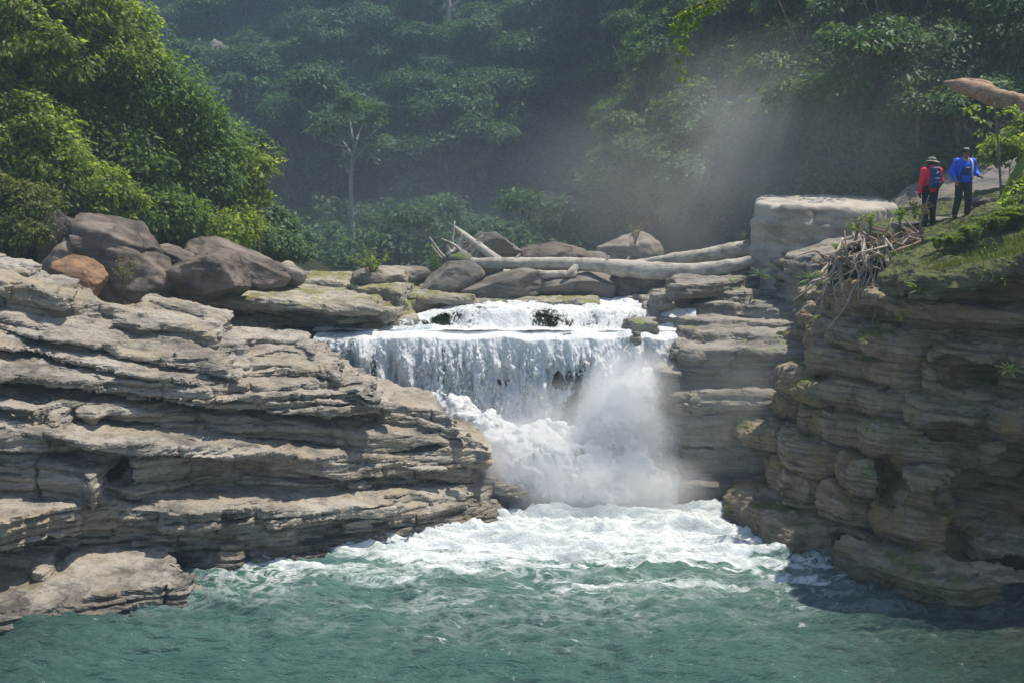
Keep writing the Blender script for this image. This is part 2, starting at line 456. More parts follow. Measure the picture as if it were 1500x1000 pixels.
beds = [
    # low apron by the pool
    Lbed([(-200, 965), (0, 909), (70, 896), (140, 884), (268, 857), (278, 842), (262, 826), (235, 812)], .98, 0, .13, (-1.2, 0, 0), back=30, n=0.090, blk=0.096, r=0.077, lam=0.120, tn=.06),
    Lbed([(-200, 850), (0, 812), (52, 812), (60, 832)], .75, -.01, .05, (-.2, 0, 0), back=30, n=0.045, blk=0.064, r=0.044),
    Lbed([(-150, 850), (60, 806), (150, 800), (250, 803), (330, 803), (450, 786), (560, 776), (640, 764), (700, 750), (728, 738)], .30, -.02, .02, (-1.5, 0, 0), n=0.090, blk=0.160, cs=.9, r=0.055, lam=0.150),
    Lbed([(-150, 830), (60, 790), (200, 788), (450, 770), (600, 756), (690, 738), (733, 722)], .42, -.05, .02, (.2, -.02, 0), n=0.090, blk=0.240, r=0.050, lam=0.150),
    Lbed([(-150, 790), (0, 770), (60, 762), (200, 765), (330, 765), (450, 756), (640, 740), (720, 716)], .52, -.07, 0, (.36, -.05, 0), n=0.075, blk=0.120, r=0.033),
    Lbed([(-150, 785), (0, 752), (60, 742), (200, 742), (330, 748), (450, 745), (520, 742), (640, 728), (738, 711)], .58, -.12, 0, (.46, -.07, 0), n=0.150, blk=0.336, cs=1.6, r=0.055, lam=0.179, tb=.05),
    # main pale face and its continuation to the nose
    Lbed([(200, 668), (300, 663), (450, 687), (600, 692), (714, 697), (740, 702)], .68, -.225, .0, (.54, -.12, 0), n=0.075, blk=0.112, cs=.5, r=0.088, lam=0.120),
    Lbed([(-150, 655), (0, 664), (60, 668), (120, 682), (142, 700)], .60, -.235, .08, (.5, -.12, 0), n=0.075, blk=0.080, r=0.088),
    # recess with dark undercut
    Lbed([(-150, 640), (60, 640), (200, 640), (450, 676), (600, 680), (690, 686)], .92, -.225, 0, (.6, -.225, 0), n=0.075, blk=0.080, r=0.028),
    # ledge B1, B2
    Lbed([(150, 652), (300, 655), (450, 668), (600, 672), (716, 676)], 1.12, -.215, 0, (.88, -.222, 0), corner=(-.9, 32.2), n=0.105, blk=0.160, r=0.044, lam=0.105),
    Lbed([(135, 605), (155, 598), (300, 608), (450, 621), (600, 638), (700, 643), (718, 652)], 1.68, -.20, .03, (1.10, -.222, 0), corner=(-1.2, 32.2), n=0.060, blk=0.080, cs=.4, r=0.110, lam=0.105),
    Lbed([(-150, 575), (0, 582), (40, 600), (78, 622)], 1.95, -.19, .1, (1.1, -.19, 0), n=0.045, blk=0.080, r=0.088),
    # ledge A
    Lbed([(60, 600), (200, 590), (330, 592), (450, 600), (582, 612), (640, 622), (694, 640)], 1.92, -.185, .03, (1.66, -.195, 0), corner=(-2.2, 32.2), n=0.120, blk=0.176, cs=1.4, r=0.044, lam=0.134),
    Lbed([(-150, 540), (0, 545), (160, 566), (250, 572), (330, 580), (450, 584), (582, 594), (650, 610), (690, 628)], 2.2, -.175, .06, (1.9, -.185, 0), corner=(-2.6, 32.0), n=0.075, blk=0.128, r=0.066, lam=0.105),
    # slab D beside the lip
    Lbed([(290, 592), (400, 594), (500, 592), (550, 588), (578, 592)], 2.62, -.13, .05, (2.15, -.17, 0), corner=(-4.0, 32.3), n=0.090, blk=0.128, cs=1.2, r=0.044, lam=0.150),
    Lbed([(310, 572), (420, 566), (490, 562), (520, 562), (540, 576)], 2.98, -.13, .05, (2.6, -.13, 0), corner=(-4.6, 32.3), n=0.090, blk=0.160, cs=1.2, r=0.044, lam=0.150),
    Lbed([(300, 536), (400, 531), (465, 534), (490, 546)], 3.36, -.11, .04, (2.95, -.13, 0), corner=(-5.3, 32.4), n=0.075, blk=0.176, cs=1.2, r=0.055, lam=0.120),
    Lbed([(300, 500), (380, 497), (430, 503), (458, 516)], 3.72, -.08, .03, (3.33, -.11, 0), corner=(-5.9, 32.6), n=0.075, blk=0.160, r=0.055, lam=0.090),
    # big sunlit slab E dipping towards the water
    Lbed([(-150, 520), (0, 548), (150, 558), (300, 566), (358, 574)], 2.35, -.215, .12, (2.1, -.19, 0), back=29.2, n=0.075, blk=0.112, cs=1.2, r=0.055, lam=0.120, tn=.07),
    Lbed([(-150, 490), (0, 515), (120, 535), (220, 550), (320, 560), (350, 566)], 2.48, -.235, .2, (2.3, -.215, 0), back=29.2, n=0.090, blk=0.160, cs=1.1, r=0.055, lam=0.090, tn=.07),
    Lbed([(-150, 450), (0, 470), (70, 490), (180, 515), (290, 532), (335, 545)], 2.62, -.25, .24, (2.4, -.235, 0), back=29.2, n=0.120, blk=0.200, r=0.055, lam=0.090, tn=.08, tb=.05),
    Lbed([(-150, 415), (0, 430), (100, 447), (200, 466), (280, 480), (322, 500)], 2.75, -.262, .26, (2.55, -.25, 0), back=29.2, n=0.150, blk=0.240, r=0.055, lam=0.090, tn=.08, tb=.06),
    Lbed([(205, 474), (255, 478), (300, 487), (312, 492)], 3.0, -.25, .12, (2.6, -.26, 0), n=0.060, blk=0.080, r=0.066, back=30.5, xl=-9.6),
    Lbed([(-150, 395), (0, 415), (40, 418), (85, 432)], 3.12, -.262, .15, (2.7, -.26, 0), back=29.2, n=0.135, blk=0.240, r=0.066, tb=.06),
    Lbed([(-150, 380), (0, 392), (28, 398), (55, 408)], 3.3, -.262, .1, (3.0, -.26, 0), back=29.2, n=0.105, blk=0.240, r=0.077, tb=.06),
]
cuts = [(at(172, 680, 26.5) , (.55, 1.0, .45)), (at(95, 616, 26.6), (.62, 1.0, .40)), (at(512, 728, 28.3), (.42, .8, .45)), (at(170, 642, 26.9), (1.6, .6, .14)),
        (at(520, 655, 29.0), (2.4, .7, .10)), (at(390, 540, 30.0), (1.0, .7, .5)), (at(290, 782, 26.9), (1.3, .6, .16)), (at(90, 740, 26.2), (.4, .6, .5)), (at(390, 720, 27.8), (1.1, .6, .17)),
        (at(150, 790, 26.0), (1.2, .5, .13)), (onplane(142, 700, .6, -.235, .08) + np.array([.12, .7, -.1]), (.34, 1.0, .42)), (at(30, 745, 25.8), (.6, .5, .3))]
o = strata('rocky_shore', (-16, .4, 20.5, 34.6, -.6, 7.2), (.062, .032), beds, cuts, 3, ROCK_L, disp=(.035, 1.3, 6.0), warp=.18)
tag(o, 'pale sandstone bank in tilted beds beside the pool', 'rock bank')

# ledges upstream, on the far side of the pale bank
def Mbed(px, a, bx, by, bot, back=46, xl=-22, **kw):
    P = edge(px, a, bx, by); P = P + [(P[-1][0], back), (xl, back), (xl, P[0][1])]
    return dict(poly=P, top=(a, bx, by), bot=bot, **kw)
mb = [
    Mbed([(150, 490), (330, 484), (470, 484), (560, 482), (600, 482)], 4.0, 0, 0, (2.5, 0, 0), n=.1, blk=.2),
    Mbed([(150, 480), (330, 470), (420, 466), (500, 472), (560, 478)], 4.2, 0, .02, (3.6, 0, 0), n=.12, blk=.25, r=.16),
    Mbed([(195, 456), (260, 452), (400, 462), (500, 466), (560, 464), (605, 466)], 4.42, -.01, .0, (4.1, 0, 0), n=.12, blk=.22, r=.08),
    Mbed([(200, 446), (260, 438), (400, 448), (480, 454), (540, 458), (590, 462)], 4.66, -.02, .0, (4.38, -.02, 0), n=.1, blk=.2, cs=.6, r=.08, lam=.05),
    Mbed([(200, 441), (212, 433), (330, 437), (430, 443), (500, 447), (545, 450)], 4.86, -.03, .0, (4.62, -.02, 0), n=.1, blk=.2, cs=.6, r=.09, lam=.05),
    Mbed([(345, 431), (450, 434), (560, 440), (640, 440), (760, 441), (830, 442), (872, 445)], 4.76, 0, .0, (4.3, 0, 0), n=.12, blk=.25, cs=.6, r=.08),
    Mbed([(352, 425), (450, 424), (540, 430), (620, 434), (700, 436)], 4.92, 0, .0, (4.7, 0, 0), n=.12, blk=.25, cs=.7, r=.08, xl=-9.5),
    Mbed([(380, 420), (420, 412), (500, 415), (560, 424), (588, 432)], 5.1, -.02, .0, (4.6, 0, 0), n=.1, blk=.2, r=.12, xl=-9.2, back=40),
    Mbed([(560, 438), (640, 436), (700, 436), (800, 436), (880, 437), (960, 436), (1000, 434)], 4.72, 0, 0, (4.1, 0, 0), n=.12, blk=.25, cs=.8, r=.12, back=44, xl=-6),
]
o = strata('ledge_terrain', (-14, 5.5, 30.6, 45, 2.6, 6.6), (.11, .055), mb, (), 5, ROCK_M, disp=(.05, 1.2, 3.0))
tag(o, 'mossy flat rock ledges above the fall', 'rock ledge')

# wall of the gorge beside the fall and the stepped ledges above it
def Rbed(px, a, bx, by, bot, back=40, xr=14, **kw):
    P = edge(px, a, bx, by); P = [(P[0][0], back)] + P + [(xr, P[-1][1]), (xr, back)]
    return dict(poly=P, top=(a, bx, by), bot=bot, **kw)
wb = [
    *[dict(poly=[(xl, 40), (xl, yf + .25), (xl + .25, yf), (xl + 1.5, yf + .05), (9, yf - .1), (14, yf), (14, 40)], top=(zt, 0, 0), bot=(zb_, 0, 0), n=.1, blk=bk, cs=.35, r=.12, lam=lm)
      for xl, yf, zb_, zt, bk, lm in [((1008 - 750) / 1700 * 30.1, 30.05, -1, .62, .08, .03), ((1004 - 750) / 1700 * 30.4, 30.3, .6, 1.5, .06, .03), ((1000 - 750) / 1700 * 30.6, 30.5, 1.48, 2.4, .06, .03),
        ((976 - 750) / 1700 * 30.8, 30.55, 2.38, 3.0, .1, .04), ((984 - 750) / 1700 * 31, 30.95, 2.98, 3.52, .1, .05), ((1010 - 750) / 1700 * 31.2, 31.0, 3.5, 4.1, .1, .04)]],
    # ledges above
    Rbed([(1005, 490), (1060, 488), (1130, 492), (1200, 498)], 4.35, 0, 0, (4.0, 0, 0), n=.12, blk=.22, r=.12),
    Rbed([(936, 486), (940, 466), (985, 464), (1010, 468), (1080, 470), (1130, 472), (1200, 474)], 4.5, 0, 0, (4.1, 0, 0), n=.1, blk=.3, cs=.7, r=.1),
    Rbed([(945, 456), (985, 446), (1040, 448), (1090, 446), (1150, 452), (1200, 455)], 4.78, .01, .0, (4.4, 0, 0), n=.12, blk=.35, cs=.7, r=.1),
    Rbed([(970, 434), (1010, 428), (1060, 430), (1110, 428), (1150, 426), (1200, 428)], 5.08, .01, .0, (4.7, 0, 0), n=.12, blk=.35, cs=.7, r=.1),
    Rbed([(985, 416), (1050, 412), (1100, 406), (1150, 400), (1200, 398)], 5.42, .02, .0, (5.0, 0, 0), n=.12, blk=.35, cs=.7, r=.1, back=38.5),
    dict(poly=[(8.3, 35.5), (9.0, 32.6), (10.3, 30.9), (14, 29.9), (14, 38), (8.6, 38)], top=(4.2, .24, .02), bot=(3, 0, 0), n=.2, blk=.25, r=.2),
]
o = strata('gorge_terrain', (3.2, 13.6, 28.6, 40, -.7, 7.3), (.10, .055), wb, (), 8, ROCK_W, disp=(.04, 1.1, 2.5))
tag(o, 'grey gorge wall and stepped ledges next to the fall', 'gorge wall')

# shaded cliff with bulging beds
base = np.array([(5.95, 29.1), (6.1, 28.5), (6.85, 26.3), (7.25, 24.9), (7.75, 23.8), (9.2, 23.1), (11, 22.7), (16, 22.4)])
mid = np.array([(0, 0), (0, .0), (.2, .3), (.35, .5), (.4, .5), (.3, .4), (.0, .2), (0, 0)]) + np.array([(6.9, 28.9), (6.95, 28.2), (7.25, 26.8), (7.75, 25.4), (8.2, 24.5), (9.3, 23.6), (11, 23.0), (16, 22.6)])
hi = np.array([(0, 0), (0, .0), (.2, .3), (.35, .6), (.4, .6), (.3, .5), (.0, .2), (0, 0)]) + np.array([(7.9, 28.9), (7.9, 28.0), (8.0, 26.9), (8.35, 25.4), (8.7, 24.4), (9.5, 23.7), (11, 23.0), (16, 22.6)])
top = np.array([(8.8, 29.5), (9.0, 28.0), (9.1, 26.8), (9.2, 25.4), (9.5, 24.6), (10.2, 24.1), (11.4, 23.6), (16, 23.2)])
cap = np.array([(8.9, 30.2), (8.6, 28.5), (8.3, 26.5), (8.1, 25.0), (8.15, 24.0), (8.8, 23.5), (10.6, 22.9), (16, 22.4)])
def lerpz(z):
    ks = [(0, base), (3.6, mid), (5.1, hi), (6.3, top)]
    for (a, A), (b, B) in zip(ks[:-1], ks[1:]):
        if z <= b: f = max(0, (z - a) / (b - a)); return A * (1 - f) + B * f
    return top
rb = []
rr_ = np.random.default_rng(5)
zb = [-.8, .6, 1.5, 2.25, 3.15, 3.75, 4.5, 5.05, 5.5, 5.95, 6.45]
for i, (a, b) in enumerate(zip(zb[:-1], zb[1:])):
    P = lerpz(max(0, b - .2)) + np.array([(-.22, .16)[i % 2] * rr_.uniform(.5, 1.2), (-.15, .12)[i % 2] * rr_.uniform(.5, 1.2)]) + (np.array([-.12, -.1]) if i == 0 else 0)
    P = [tuple(p) for p in P] + [(17, 32), (P[0][0], 32)]
    brown = i >= 7
    rb.append(dict(poly=P, top=(b, .015, .01), bot=(a - .03, .015, .01), rib=((.18, .26)[min(i, 1)] if i < 2 else .36 if not brown else .1, 2.1, (a + b) / 2, .62), n=.2 if not brown else .3, nf=.8, blk=.03 if not brown else .08, cs=.6, crk=.04, r=.36 if not brown else .1, lam=.03 if not brown else .12, tn=.12))
rb.append(dict(poly=[tuple(p) for p in top] + [(17, 32), (9, 32)], top=(3.8, .30, .0), bot=(6.35, 0, 0), n=.3, nf=.8, blk=.08, r=.1, lam=.12))
cb = []
cb.append(dict(poly=[(10.0, 31), (9.5, 28.4), (8.7, 26.2), (8.15, 24.9), (8.1, 24.0), (8.8, 23.4), (10.6, 22.9), (17, 22.4), (17, 33), (10, 33)], top=(4.15, .30, .0), bot=(3.65, .30, .0), n=.2, nf=1.0, blk=.08, r=.16, lam=.04, tn=.08, tb=.04))
cb.append(dict(poly=[(9.9, 31), (9.7, 28.2), (9.5, 26.2), (9.6, 25.2), (10.3, 24.4), (11.5, 23.9), (17, 23.4), (17, 33), (10.2, 33)], top=(4.35, .30, .0), bot=(4.0, .30, 0), n=.2, blk=.1, r=.14, tn=.06))
rc = [(at(1165, 715, 26.9), (.42, .9, .7)), (at(1245, 800, 25.5), (.5, .8, .32)), (at(1440, 560, 24.0), (1.4, 1.3, .5)), (at(1390, 640, 23.6), (.55, .7, .4)), (at(1300, 700, 25.2), (.35, .8, .6)),
      (at(1470, 740, 23.7), (1.1, 1.4, 1.1)), (at(1480, 850, 23.4), (1.3, 1.2, .5)), (at(1400, 640, 24.2), (.9, 1.0, .32)), (at(1410, 800, 24.0), (.4, .8, .7)), (at(1250, 610, 25.2), (.9, .6, .14)), (at(1200, 650, 26.4), (.8, .6, .14)), (at(1350, 560, 24.0), (.5, .6, .5)), (at(1290, 620, 24.9), (.35, .6, .35)), (at(1365, 430, 24.0), (.7, .7, .22)), (at(1230, 480, 26.8), (.3, .5, .3))]
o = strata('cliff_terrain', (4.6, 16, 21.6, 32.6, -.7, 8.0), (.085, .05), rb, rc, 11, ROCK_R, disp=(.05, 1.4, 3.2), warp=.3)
tag(o, 'dark shaded cliff of bulging rock beds', 'cliff')
o = strata('ledge_terrain', (7.4, 16, 21.6, 32.6, 5.6, 8.6), (.07, .045), cb, (), 12, ROCK_MOSS, disp=(.06, 1.8, 1.5), warp=.3)
tag(o, 'mossy overhanging top of the dark cliff', 'mossy ledge')

# bedrock behind the falling water
lb = [dict(poly=[(-7, 33.75), (-5, 33.65), (-2, 33.6), (1.2, 33.6), (1.9, 33.45), (2.5, 33.6), (4, 33.6), (6, 33.6), (6, 42), (-7, 42)], top=(4.08, 0, .0), bot=(3.2, 0, 0), n=.08, blk=.1, cs=1.3, r=.2, lam=.05, tn=.04),
      dict(poly=[(-7, 33.6), (-5, 33.5), (-2, 33.45), (1.0, 33.45), (1.75, 33.0), (2.4, 33.45), (4, 33.5), (6, 33.5), (6, 42), (-7, 42)], top=(3.3, 0, .0), bot=(-1, 0, 0), n=.08, blk=.1, cs=1.2, r=.3, lam=.05)]
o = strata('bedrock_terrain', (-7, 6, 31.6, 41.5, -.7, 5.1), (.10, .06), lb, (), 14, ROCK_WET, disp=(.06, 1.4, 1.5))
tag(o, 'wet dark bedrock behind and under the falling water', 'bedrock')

# ------------------------------------------------------------------ terrain sheet
def sm(a, b, x):
    t = np.clip((x - a) / (b - a), 0, 1); return t * t * (3 - 2 * t)
def ground_z(x, y, rough=True):
    x = np.asarray(x, float); y = np.asarray(y, float)
    z = -2.2 + 6.4 * sm(33.5, 35.5, y)
    z = np.maximum(z, -2.2 + 6.6 * sm(-9, -15, x) * sm(27, 35, y))
    z = np.maximum(z, -2.2 + 8.8 * sm(9.5, 12.5, x) * sm(26, 31, y))
    chan = np.exp(-((x - 1) / 4.5) ** 2)
    z = z + .8 * sm(36, 43, y) * (1 - .55 * chan)
    z = z - 1.7 * sm(48, 58, y)
    L = np.maximum(0, -x - 9.5 + .1 * (y - 36)) * sm(34, 40, y) * sm(58, 46, y)
    z = z + np.minimum(L * 1.05, 18)
    R = np.maximum(0, (x - 9.0) + .62 * (y - 47)) * sm(4, 10, x) * sm(41, 52, y)
    z = z + np.minimum(R * .72, 34)
    Bk = np.maximum(0, y - 78 - .12 * np.abs(x + 3))
    z = z + np.minimum(Bk * 1.0, 34) * (1 - .6 * sm(10, 26, x))
    if rough: z = z + .35 * fbm(x * .22, y * .22, 4.4, 21, 4) * sm(34, 42, y)
    return z
gx = np.concatenate([np.arange(-110, -20, 3.0), np.arange(-20, 20, .8), np.arange(20, 111, 3.0)]); gy = np.concatenate([np.arange(-12, 20, 4.0), np.arange(20, 60, .8), np.arange(60, 165, 2.0)])
GX, GY = np.meshgrid(gx, gy, indexing='ij'); GZ = ground_z(GX, GY)
V = np.stack([GX, GY, GZ], -1).reshape(-1, 3)
t = NT('forest_soil'); p = t.pos()
c = t.ramp(t.noise(p, .35, 8, .65), [(.3, (.012, .016, .008)), (.5, (.024, .030, .014)), (.7, (.042, .038, .026))])
t.done(t.bsdf(c, .95, t.bump(t.noise(p, 1.2, 8, .7), .8, .25), .1)); SOIL = t.m
o = obj('terrain', V, gridquads(len(gx), len(gy)), SOIL); o['kind'] = 'structure'; tag(o, 'steep forest ground and river bed', 'ground')
# ------------------------------------------------------------------ pool
xs = np.arange(-20, 16, .06); ys = np.concatenate([np.arange(6, 18, .25), np.arange(18, 34.5, .045)])
X, Y = np.meshgrid(xs, ys, indexing='ij')
d = np.hypot((X - 1.2 + .05 * (29 - Y)) / 1.75, (Y - 29.3))                         # distance from where the water lands
amp = .09 + .07 * np.exp(-(d / 3.2) ** 2) + .03 * np.exp(-(d / 7) ** 2)
wx = X * .7 + .5 * fbm(X * .25, Y * .25, 1.1, 4, 2); wy = Y + .4 * fbm(X * .25, Y * .25, 5.1, 9, 2)
Z = amp * (fbm(wx * .8, wy * 2.0, .3, 40, 3, .55) + .8 * (fbm(wx * 1.7, wy * 4.4, .9, 47, 3, .55, ridged=True) - .1))
ring = .05 * np.sin((d - 4) * 2.6 + 1.5 * fbm(X * .4, Y * .4, 2, 77, 2)) * np.exp(-((d - 5.0) / 3.2) ** 2)
Z = Z + ring
me = mesh_np('pool_water', np.stack([X, Y, Z], -1).reshape(-1, 3), gridquads(len(xs), len(ys)))
# foam: thick where the water lands, in drifting bands further out
core = np.exp(-(np.maximum(0, d - 2.5) / 1.6) ** 2)
st = fbm(wx * .36, wy * 1.5, 7.7, 60, 4, .6)
band = np.clip(1 - np.abs(st) * 3.0, 0, 1) * np.exp(-(np.maximum(0, d - 3.6) / 3.2) ** 2)
shore = .0 * X
# along both banks
LB = np.array([(-10, 24.5), (-7.3, 25.0), (-7.0, 26.3), (-5, 28.0), (-2.0, 29.3), (-.3, 30.7)]); RB = np.array([(5.2, 28.6), (6.4, 25.9), (7.1, 24.7), (7.75, 23.8), (9.5, 23)])
def pl(P):
    D = np.full(X.shape, 1e9)
    for a, b in zip(P[:-1], P[1:]):
        e = b - a; tt = np.clip(((X - a[0]) * e[0] + (Y - a[1]) * e[1]) / (e @ e), 0, 1)
        D = np.minimum(D, np.hypot(X - a[0] - tt * e[0], Y - a[1] - tt * e[1]))
    return D
edgef = .55 * np.exp(-(pl(LB) / .55) ** 2) * sm(23.5, 26, Y) + .8 * np.exp(-(pl(RB) / .5) ** 2) * sm(24.2, 26.5, Y)
arcs = np.exp(-((d - 4.3 - .5 * fbm(X * .3, Y * .3, 3, 71, 2)) / .22) ** 2) * .5 + np.exp(-((d - 5.4 - .6 * fbm(X * .3, Y * .3, 8, 73, 2)) / .2) ** 2) * .33
foam = np.clip(1.1 * core + .95 * band + arcs * (.4 + .8 * np.clip(fbm(X * .5, Y * .9, 6, 75, 3) + .4, 0, 1)) + edgef * (.5 + .5 * fbm(X * 1.2, Y * 1.2, 2.2, 66, 3)), 0, 1.3)
vattr(me, 'foam', foam); vattr(me, 'milk', np.exp(-(d / 5.2) ** 2)); vattr(me, 'lace', np.clip(np.exp(-(np.maximum(0, d - 3) / 3.6) ** 2) + .35 * sm(-1, -6, X) * sm(22, 25, Y) + edgef * .6, 0, 1))
vattr(me, 'dark_corner', sm(4.5, 9, X) * sm(27, 23, Y) * .9 + sm(-6, -11, X) * sm(25, 21, Y) * .5)  # pool colour gets darker towards the two near corners
t = NT('pool_water'); p = t.pos(); fa = t.n('Attribute', attribute_name='foam').outputs['Fac']; da = t.n('Attribute', attribute_name='dark_corner').outputs['Fac']
la = t.n('Attribute', attribute_name='lace').outputs['Fac']; mk = t.n('Attribute', attribute_name='milk').outputs['Fac']
lace = t.noise(t.mapv(p, (1.0, 2.2, 1)), 1.7, 9, .68, .8)
f = t.math('ADD', fa, t.math('MULTIPLY', t.math('SUBTRACT', lace, .5), 2.6))
f = t.ramp(f, [(.40, 0), (.70, .7), (1.05, .97)])
web = t.noise(t.mapv(p, (1.0, 2.4, 1)), 1.25, 6, .62, 1.2)
web = t.math('SUBTRACT', 1.0, t.math('MULTIPLY', t.math('ABSOLUTE', t.math('SUBTRACT', web, .5)), 11.0), True)
web = t.math('MULTIPLY', t.math('MULTIPLY', web, la), t.ramp(t.noise(t.mapv(p, (.5, 1.1, 1)), .9, 4, .6), [(.40, 0), (.58, .95)]))
f = t.math('MAXIMUM', f, web)
milk = mk
wc = t.mix(t.noise(t.mapv(p, (.5, 1.2, 1)), .7, 5, .6), (.022, .066, .055), (.072, .145, .124))
wc = t.mix(t.math('MULTIPLY', milk, .7), wc, (.20, .33, .285))
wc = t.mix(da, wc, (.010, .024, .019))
rp = t.noise(t.mapv(p, (.62, 2.3, 1)), 3.0, 6, .62, .25)
nr = t.bump(rp, 1.0, .16); nr = t.bump(t.noise(t.mapv(p, (.7, 2.2, 1)), 10, 5, .65), .8, .04, nr)
w = t.bsdf(wc, .06, nr, .5, IOR=1.33)
fr = t.noise(p, 9, 6, .7)
fs = t.bsdf(t.mix(fr, (.58, .65, .65), (.86, .88, .88)), .75, t.bump(t.noise(p, 5, 8, .75), 1.0, .12), .3)
mx = t.n('MixShader'); t.l(f, mx.inputs[0]); t.l(w, mx.inputs[1]); t.l(fs, mx.inputs[2]); me.materials.append(t.done(mx.outputs[0]))
o = link('pool_water', me); o['kind'] = 'structure'; tag(o, 'green pool with white foam below the fall', 'water')

# ------------------------------------------------------------------ white water materials
def white_water(name, see=0.0, scale=(2.7, 2.7, .95), glassy=0.0, tint=(.90, .93, .94)):
    t = NT(name); p = t.pos(); th = t.n('Attribute', attribute_name='thick').outputs['Fac']
    s1 = t.noise(t.mapv(p, scale), 1.5, 8, .70, .9); s2 = t.noise(t.mapv(p, (scale[0] * 2.4, scale[1] * 2.4, scale[2] * 2.2)), 2.0, 6, .7)
    s = t.math('ADD', t.math('MULTIPLY', s1, .6), t.math('MULTIPLY', s2, .4))
    col = t.ramp(s, [(.32, (.56, .63, .66)), (.46, tint), (.56, (.95, .96, .97))])  # grey-blue low stop paints the shading between streaks into the water colour
    nr = t.bump(s, .9, .16); nr = t.bump(t.noise(p, 14, 5, .7), .5, .03, nr)
    d = t.bsdf(col, .45, nr, .4); tr = t.n('BsdfTranslucent'); t.l(t.mix(1.0, col, (.9, .97, 1), 'MULTIPLY'), tr.inputs[0]); t.l(nr, tr.inputs['Normal'])
    mx = t.n('MixShader', i_0=.32); t.l(d, mx.inputs[1]); t.l(tr.outputs[0], mx.inputs[2])
    a = t.math('ADD', th, t.math('MULTIPLY', t.math('SUBTRACT', s, .5), 3.6))
    a = t.ramp(a, [(.30, 0), (.62, 1)])
    tp = t.n('BsdfTransparent', i_0=(.86, .93, .93, 1)); m2 = t.n('MixShader'); t.l(a, m2.inputs[0]); t.l(tp.outputs[0], m2.inputs[1]); t.l(mx.outputs[0], m2.inputs[2])
    return t.done(m2.outputs[0])
FALL = white_water('falling_water'); RUSH = white_water('rushing_water', scale=(2.2, 1.2, 1.5)); SPRAY = white_water('splash_water', scale=(2.6, 2.6, 2.6), tint=(.92, .945, .955))

# main fall: sheet over the lip, two layers with different reach
def curtain(layer, nu=520, nv=240):
    u = np.linspace(0, 1, nu)[:, None]; v = np.linspace(0, 1, nv)[None, :]
    x = -5.75 + 11.0 * u + 0 * v
    lip = 33.22 - .10 * np.sin(u * 9 + layer) + .24 * fbm(u * 9, u * 0, 0, 31 + layer, 4)
    fallz = np.clip((v - .12) / .88, 0, 1)
    over = np.clip(v / .12, 0, 1)
    zlip = 4.20 + .06 * fbm(u * 14, 0 * u, 1, 33, 3)
    bz = .1 + 1.7 * sm(.42, .0, u)
    z = zlip - .10 * over ** 2 - (zlip - .1 - bz) * fallz ** 1.15
    reach = (.55 + .35 * layer) * (1 + .35 * fbm(u * 6 + 5 * layer, 0 * u, 0, 35, 3))
    y = lip + .9 * (1 - over) - reach * np.sqrt(fallz + 1e-4) * (.45 + .75 * fallz)
    # rocky steps push the water out
    rip = fbm(x * 2.3, z * .85 + 3 * layer, 0 * x, 80 + layer, 5, .62) * .25 * np.minimum(1, fallz * 4 + .12)
    rip = rip + .15 * fbm(x * 5, z * 3.2, 0 * x, 90 + layer, 4, .6) * fallz
    y = y - rip; x2 = x + .10 * fbm(x * 2, z * 1.2, 0 * x, 95, 3) * fallz
    V = np.stack(np.broadcast_arrays(x2, y, z), -1).reshape(-1, 3)
    th = .74 + 0 * x + .55 * fbm(x * 1.5, z * .25, 0 * x, 100 + layer * 7, 3)
    th = th - .30 * sm(.38, .05, u) + .15 * sm(.3, .5, u) * sm(.75, .6, u)
    th = th + .55 * (1 - sm(0, .35, fallz)) + .25 * sm(.75, 1.0, u) * (1 - fallz * .5)
    px = (x / 33) * FPX + 750
    gap = np.exp(-((px - (862 - 34 * np.clip((fallz - .1) / .6, 0, 1))) / 11) ** 2) * sm(.06, .2, fallz) * (1 - sm(.75, 1, fallz))
    gap = gap + .35 * np.exp(-((px - 648) / 7) ** 2) * sm(.05, .15, fallz) * (1 - sm(.5, .8, fallz)) + .3 * np.exp(-((px - 545) / 8) ** 2) * sm(.05, .15, fallz)
    th = th - .85 * gap - .25 * layer
    return V, gridquads(nu, nv), th
for k, nm in ((0, 'falling_water'), (1, 'falling_water')):
    V, Fq, th = curtain(k); me = mesh_np(nm, V, Fq, True, [FALL]); vattr(me, 'thick', th); o = link(nm, me); o['kind'] = 'structure'
    tag(o, 'white sheet of water dropping over the wide ledge' if k == 0 else 'outer torn strands of water dropping over the wide ledge', 'waterfall')

# river above the lip, with its own low step
xs = np.linspace(-5.9, 5.6, 380); ys = np.linspace(33.9, 44, 320)
X, Y = np.meshgrid(xs, ys, indexing='ij')
stepy = 34.85 - .12 * (X + 1) * (X < -1) + .25 * fbm(X * .9, 0 * X, 0, 120, 3) - .45 * np.exp(-((X - 1.2) / 1.4) ** 2)
s = sm(-.25, .35, Y - stepy)
hgt = .42 * sm(-3.8, -1.2, X) * 1.0
Z = 4.24 + hgt * s + .008 * np.maximum(0, Y - 35) + (.03 + .05 * s) * fbm(X * 1.6, Y * 2.2, .2, 130, 5, .6)
me = mesh_np('river_water', np.stack([X, Y, Z], -1).reshape(-1, 3), gridquads(len(xs), len(ys)), True, [RUSH])
th = .55 + .5 * fbm(X * 1.1, Y * .5, .7, 140, 3) + .35 * sm(-2, 0, X) + .25 * sm(35.2, 36.5, Y) - .5 * np.exp(-((X - 1.55) / .42) ** 2) * np.exp(-((Y - 34.65) / .35) ** 2) - .8 * np.exp(-((X + 2.3) / .5) ** 2) * np.exp(-((Y - 35.1) / .4) ** 2)
th = np.where(s < .15, np.maximum(th, .75), th)
vattr(me, 'thick', th); o = link('river_water', me); o['kind'] = 'structure'; tag(o, 'white rapids running towards the lip of the fall', 'water')
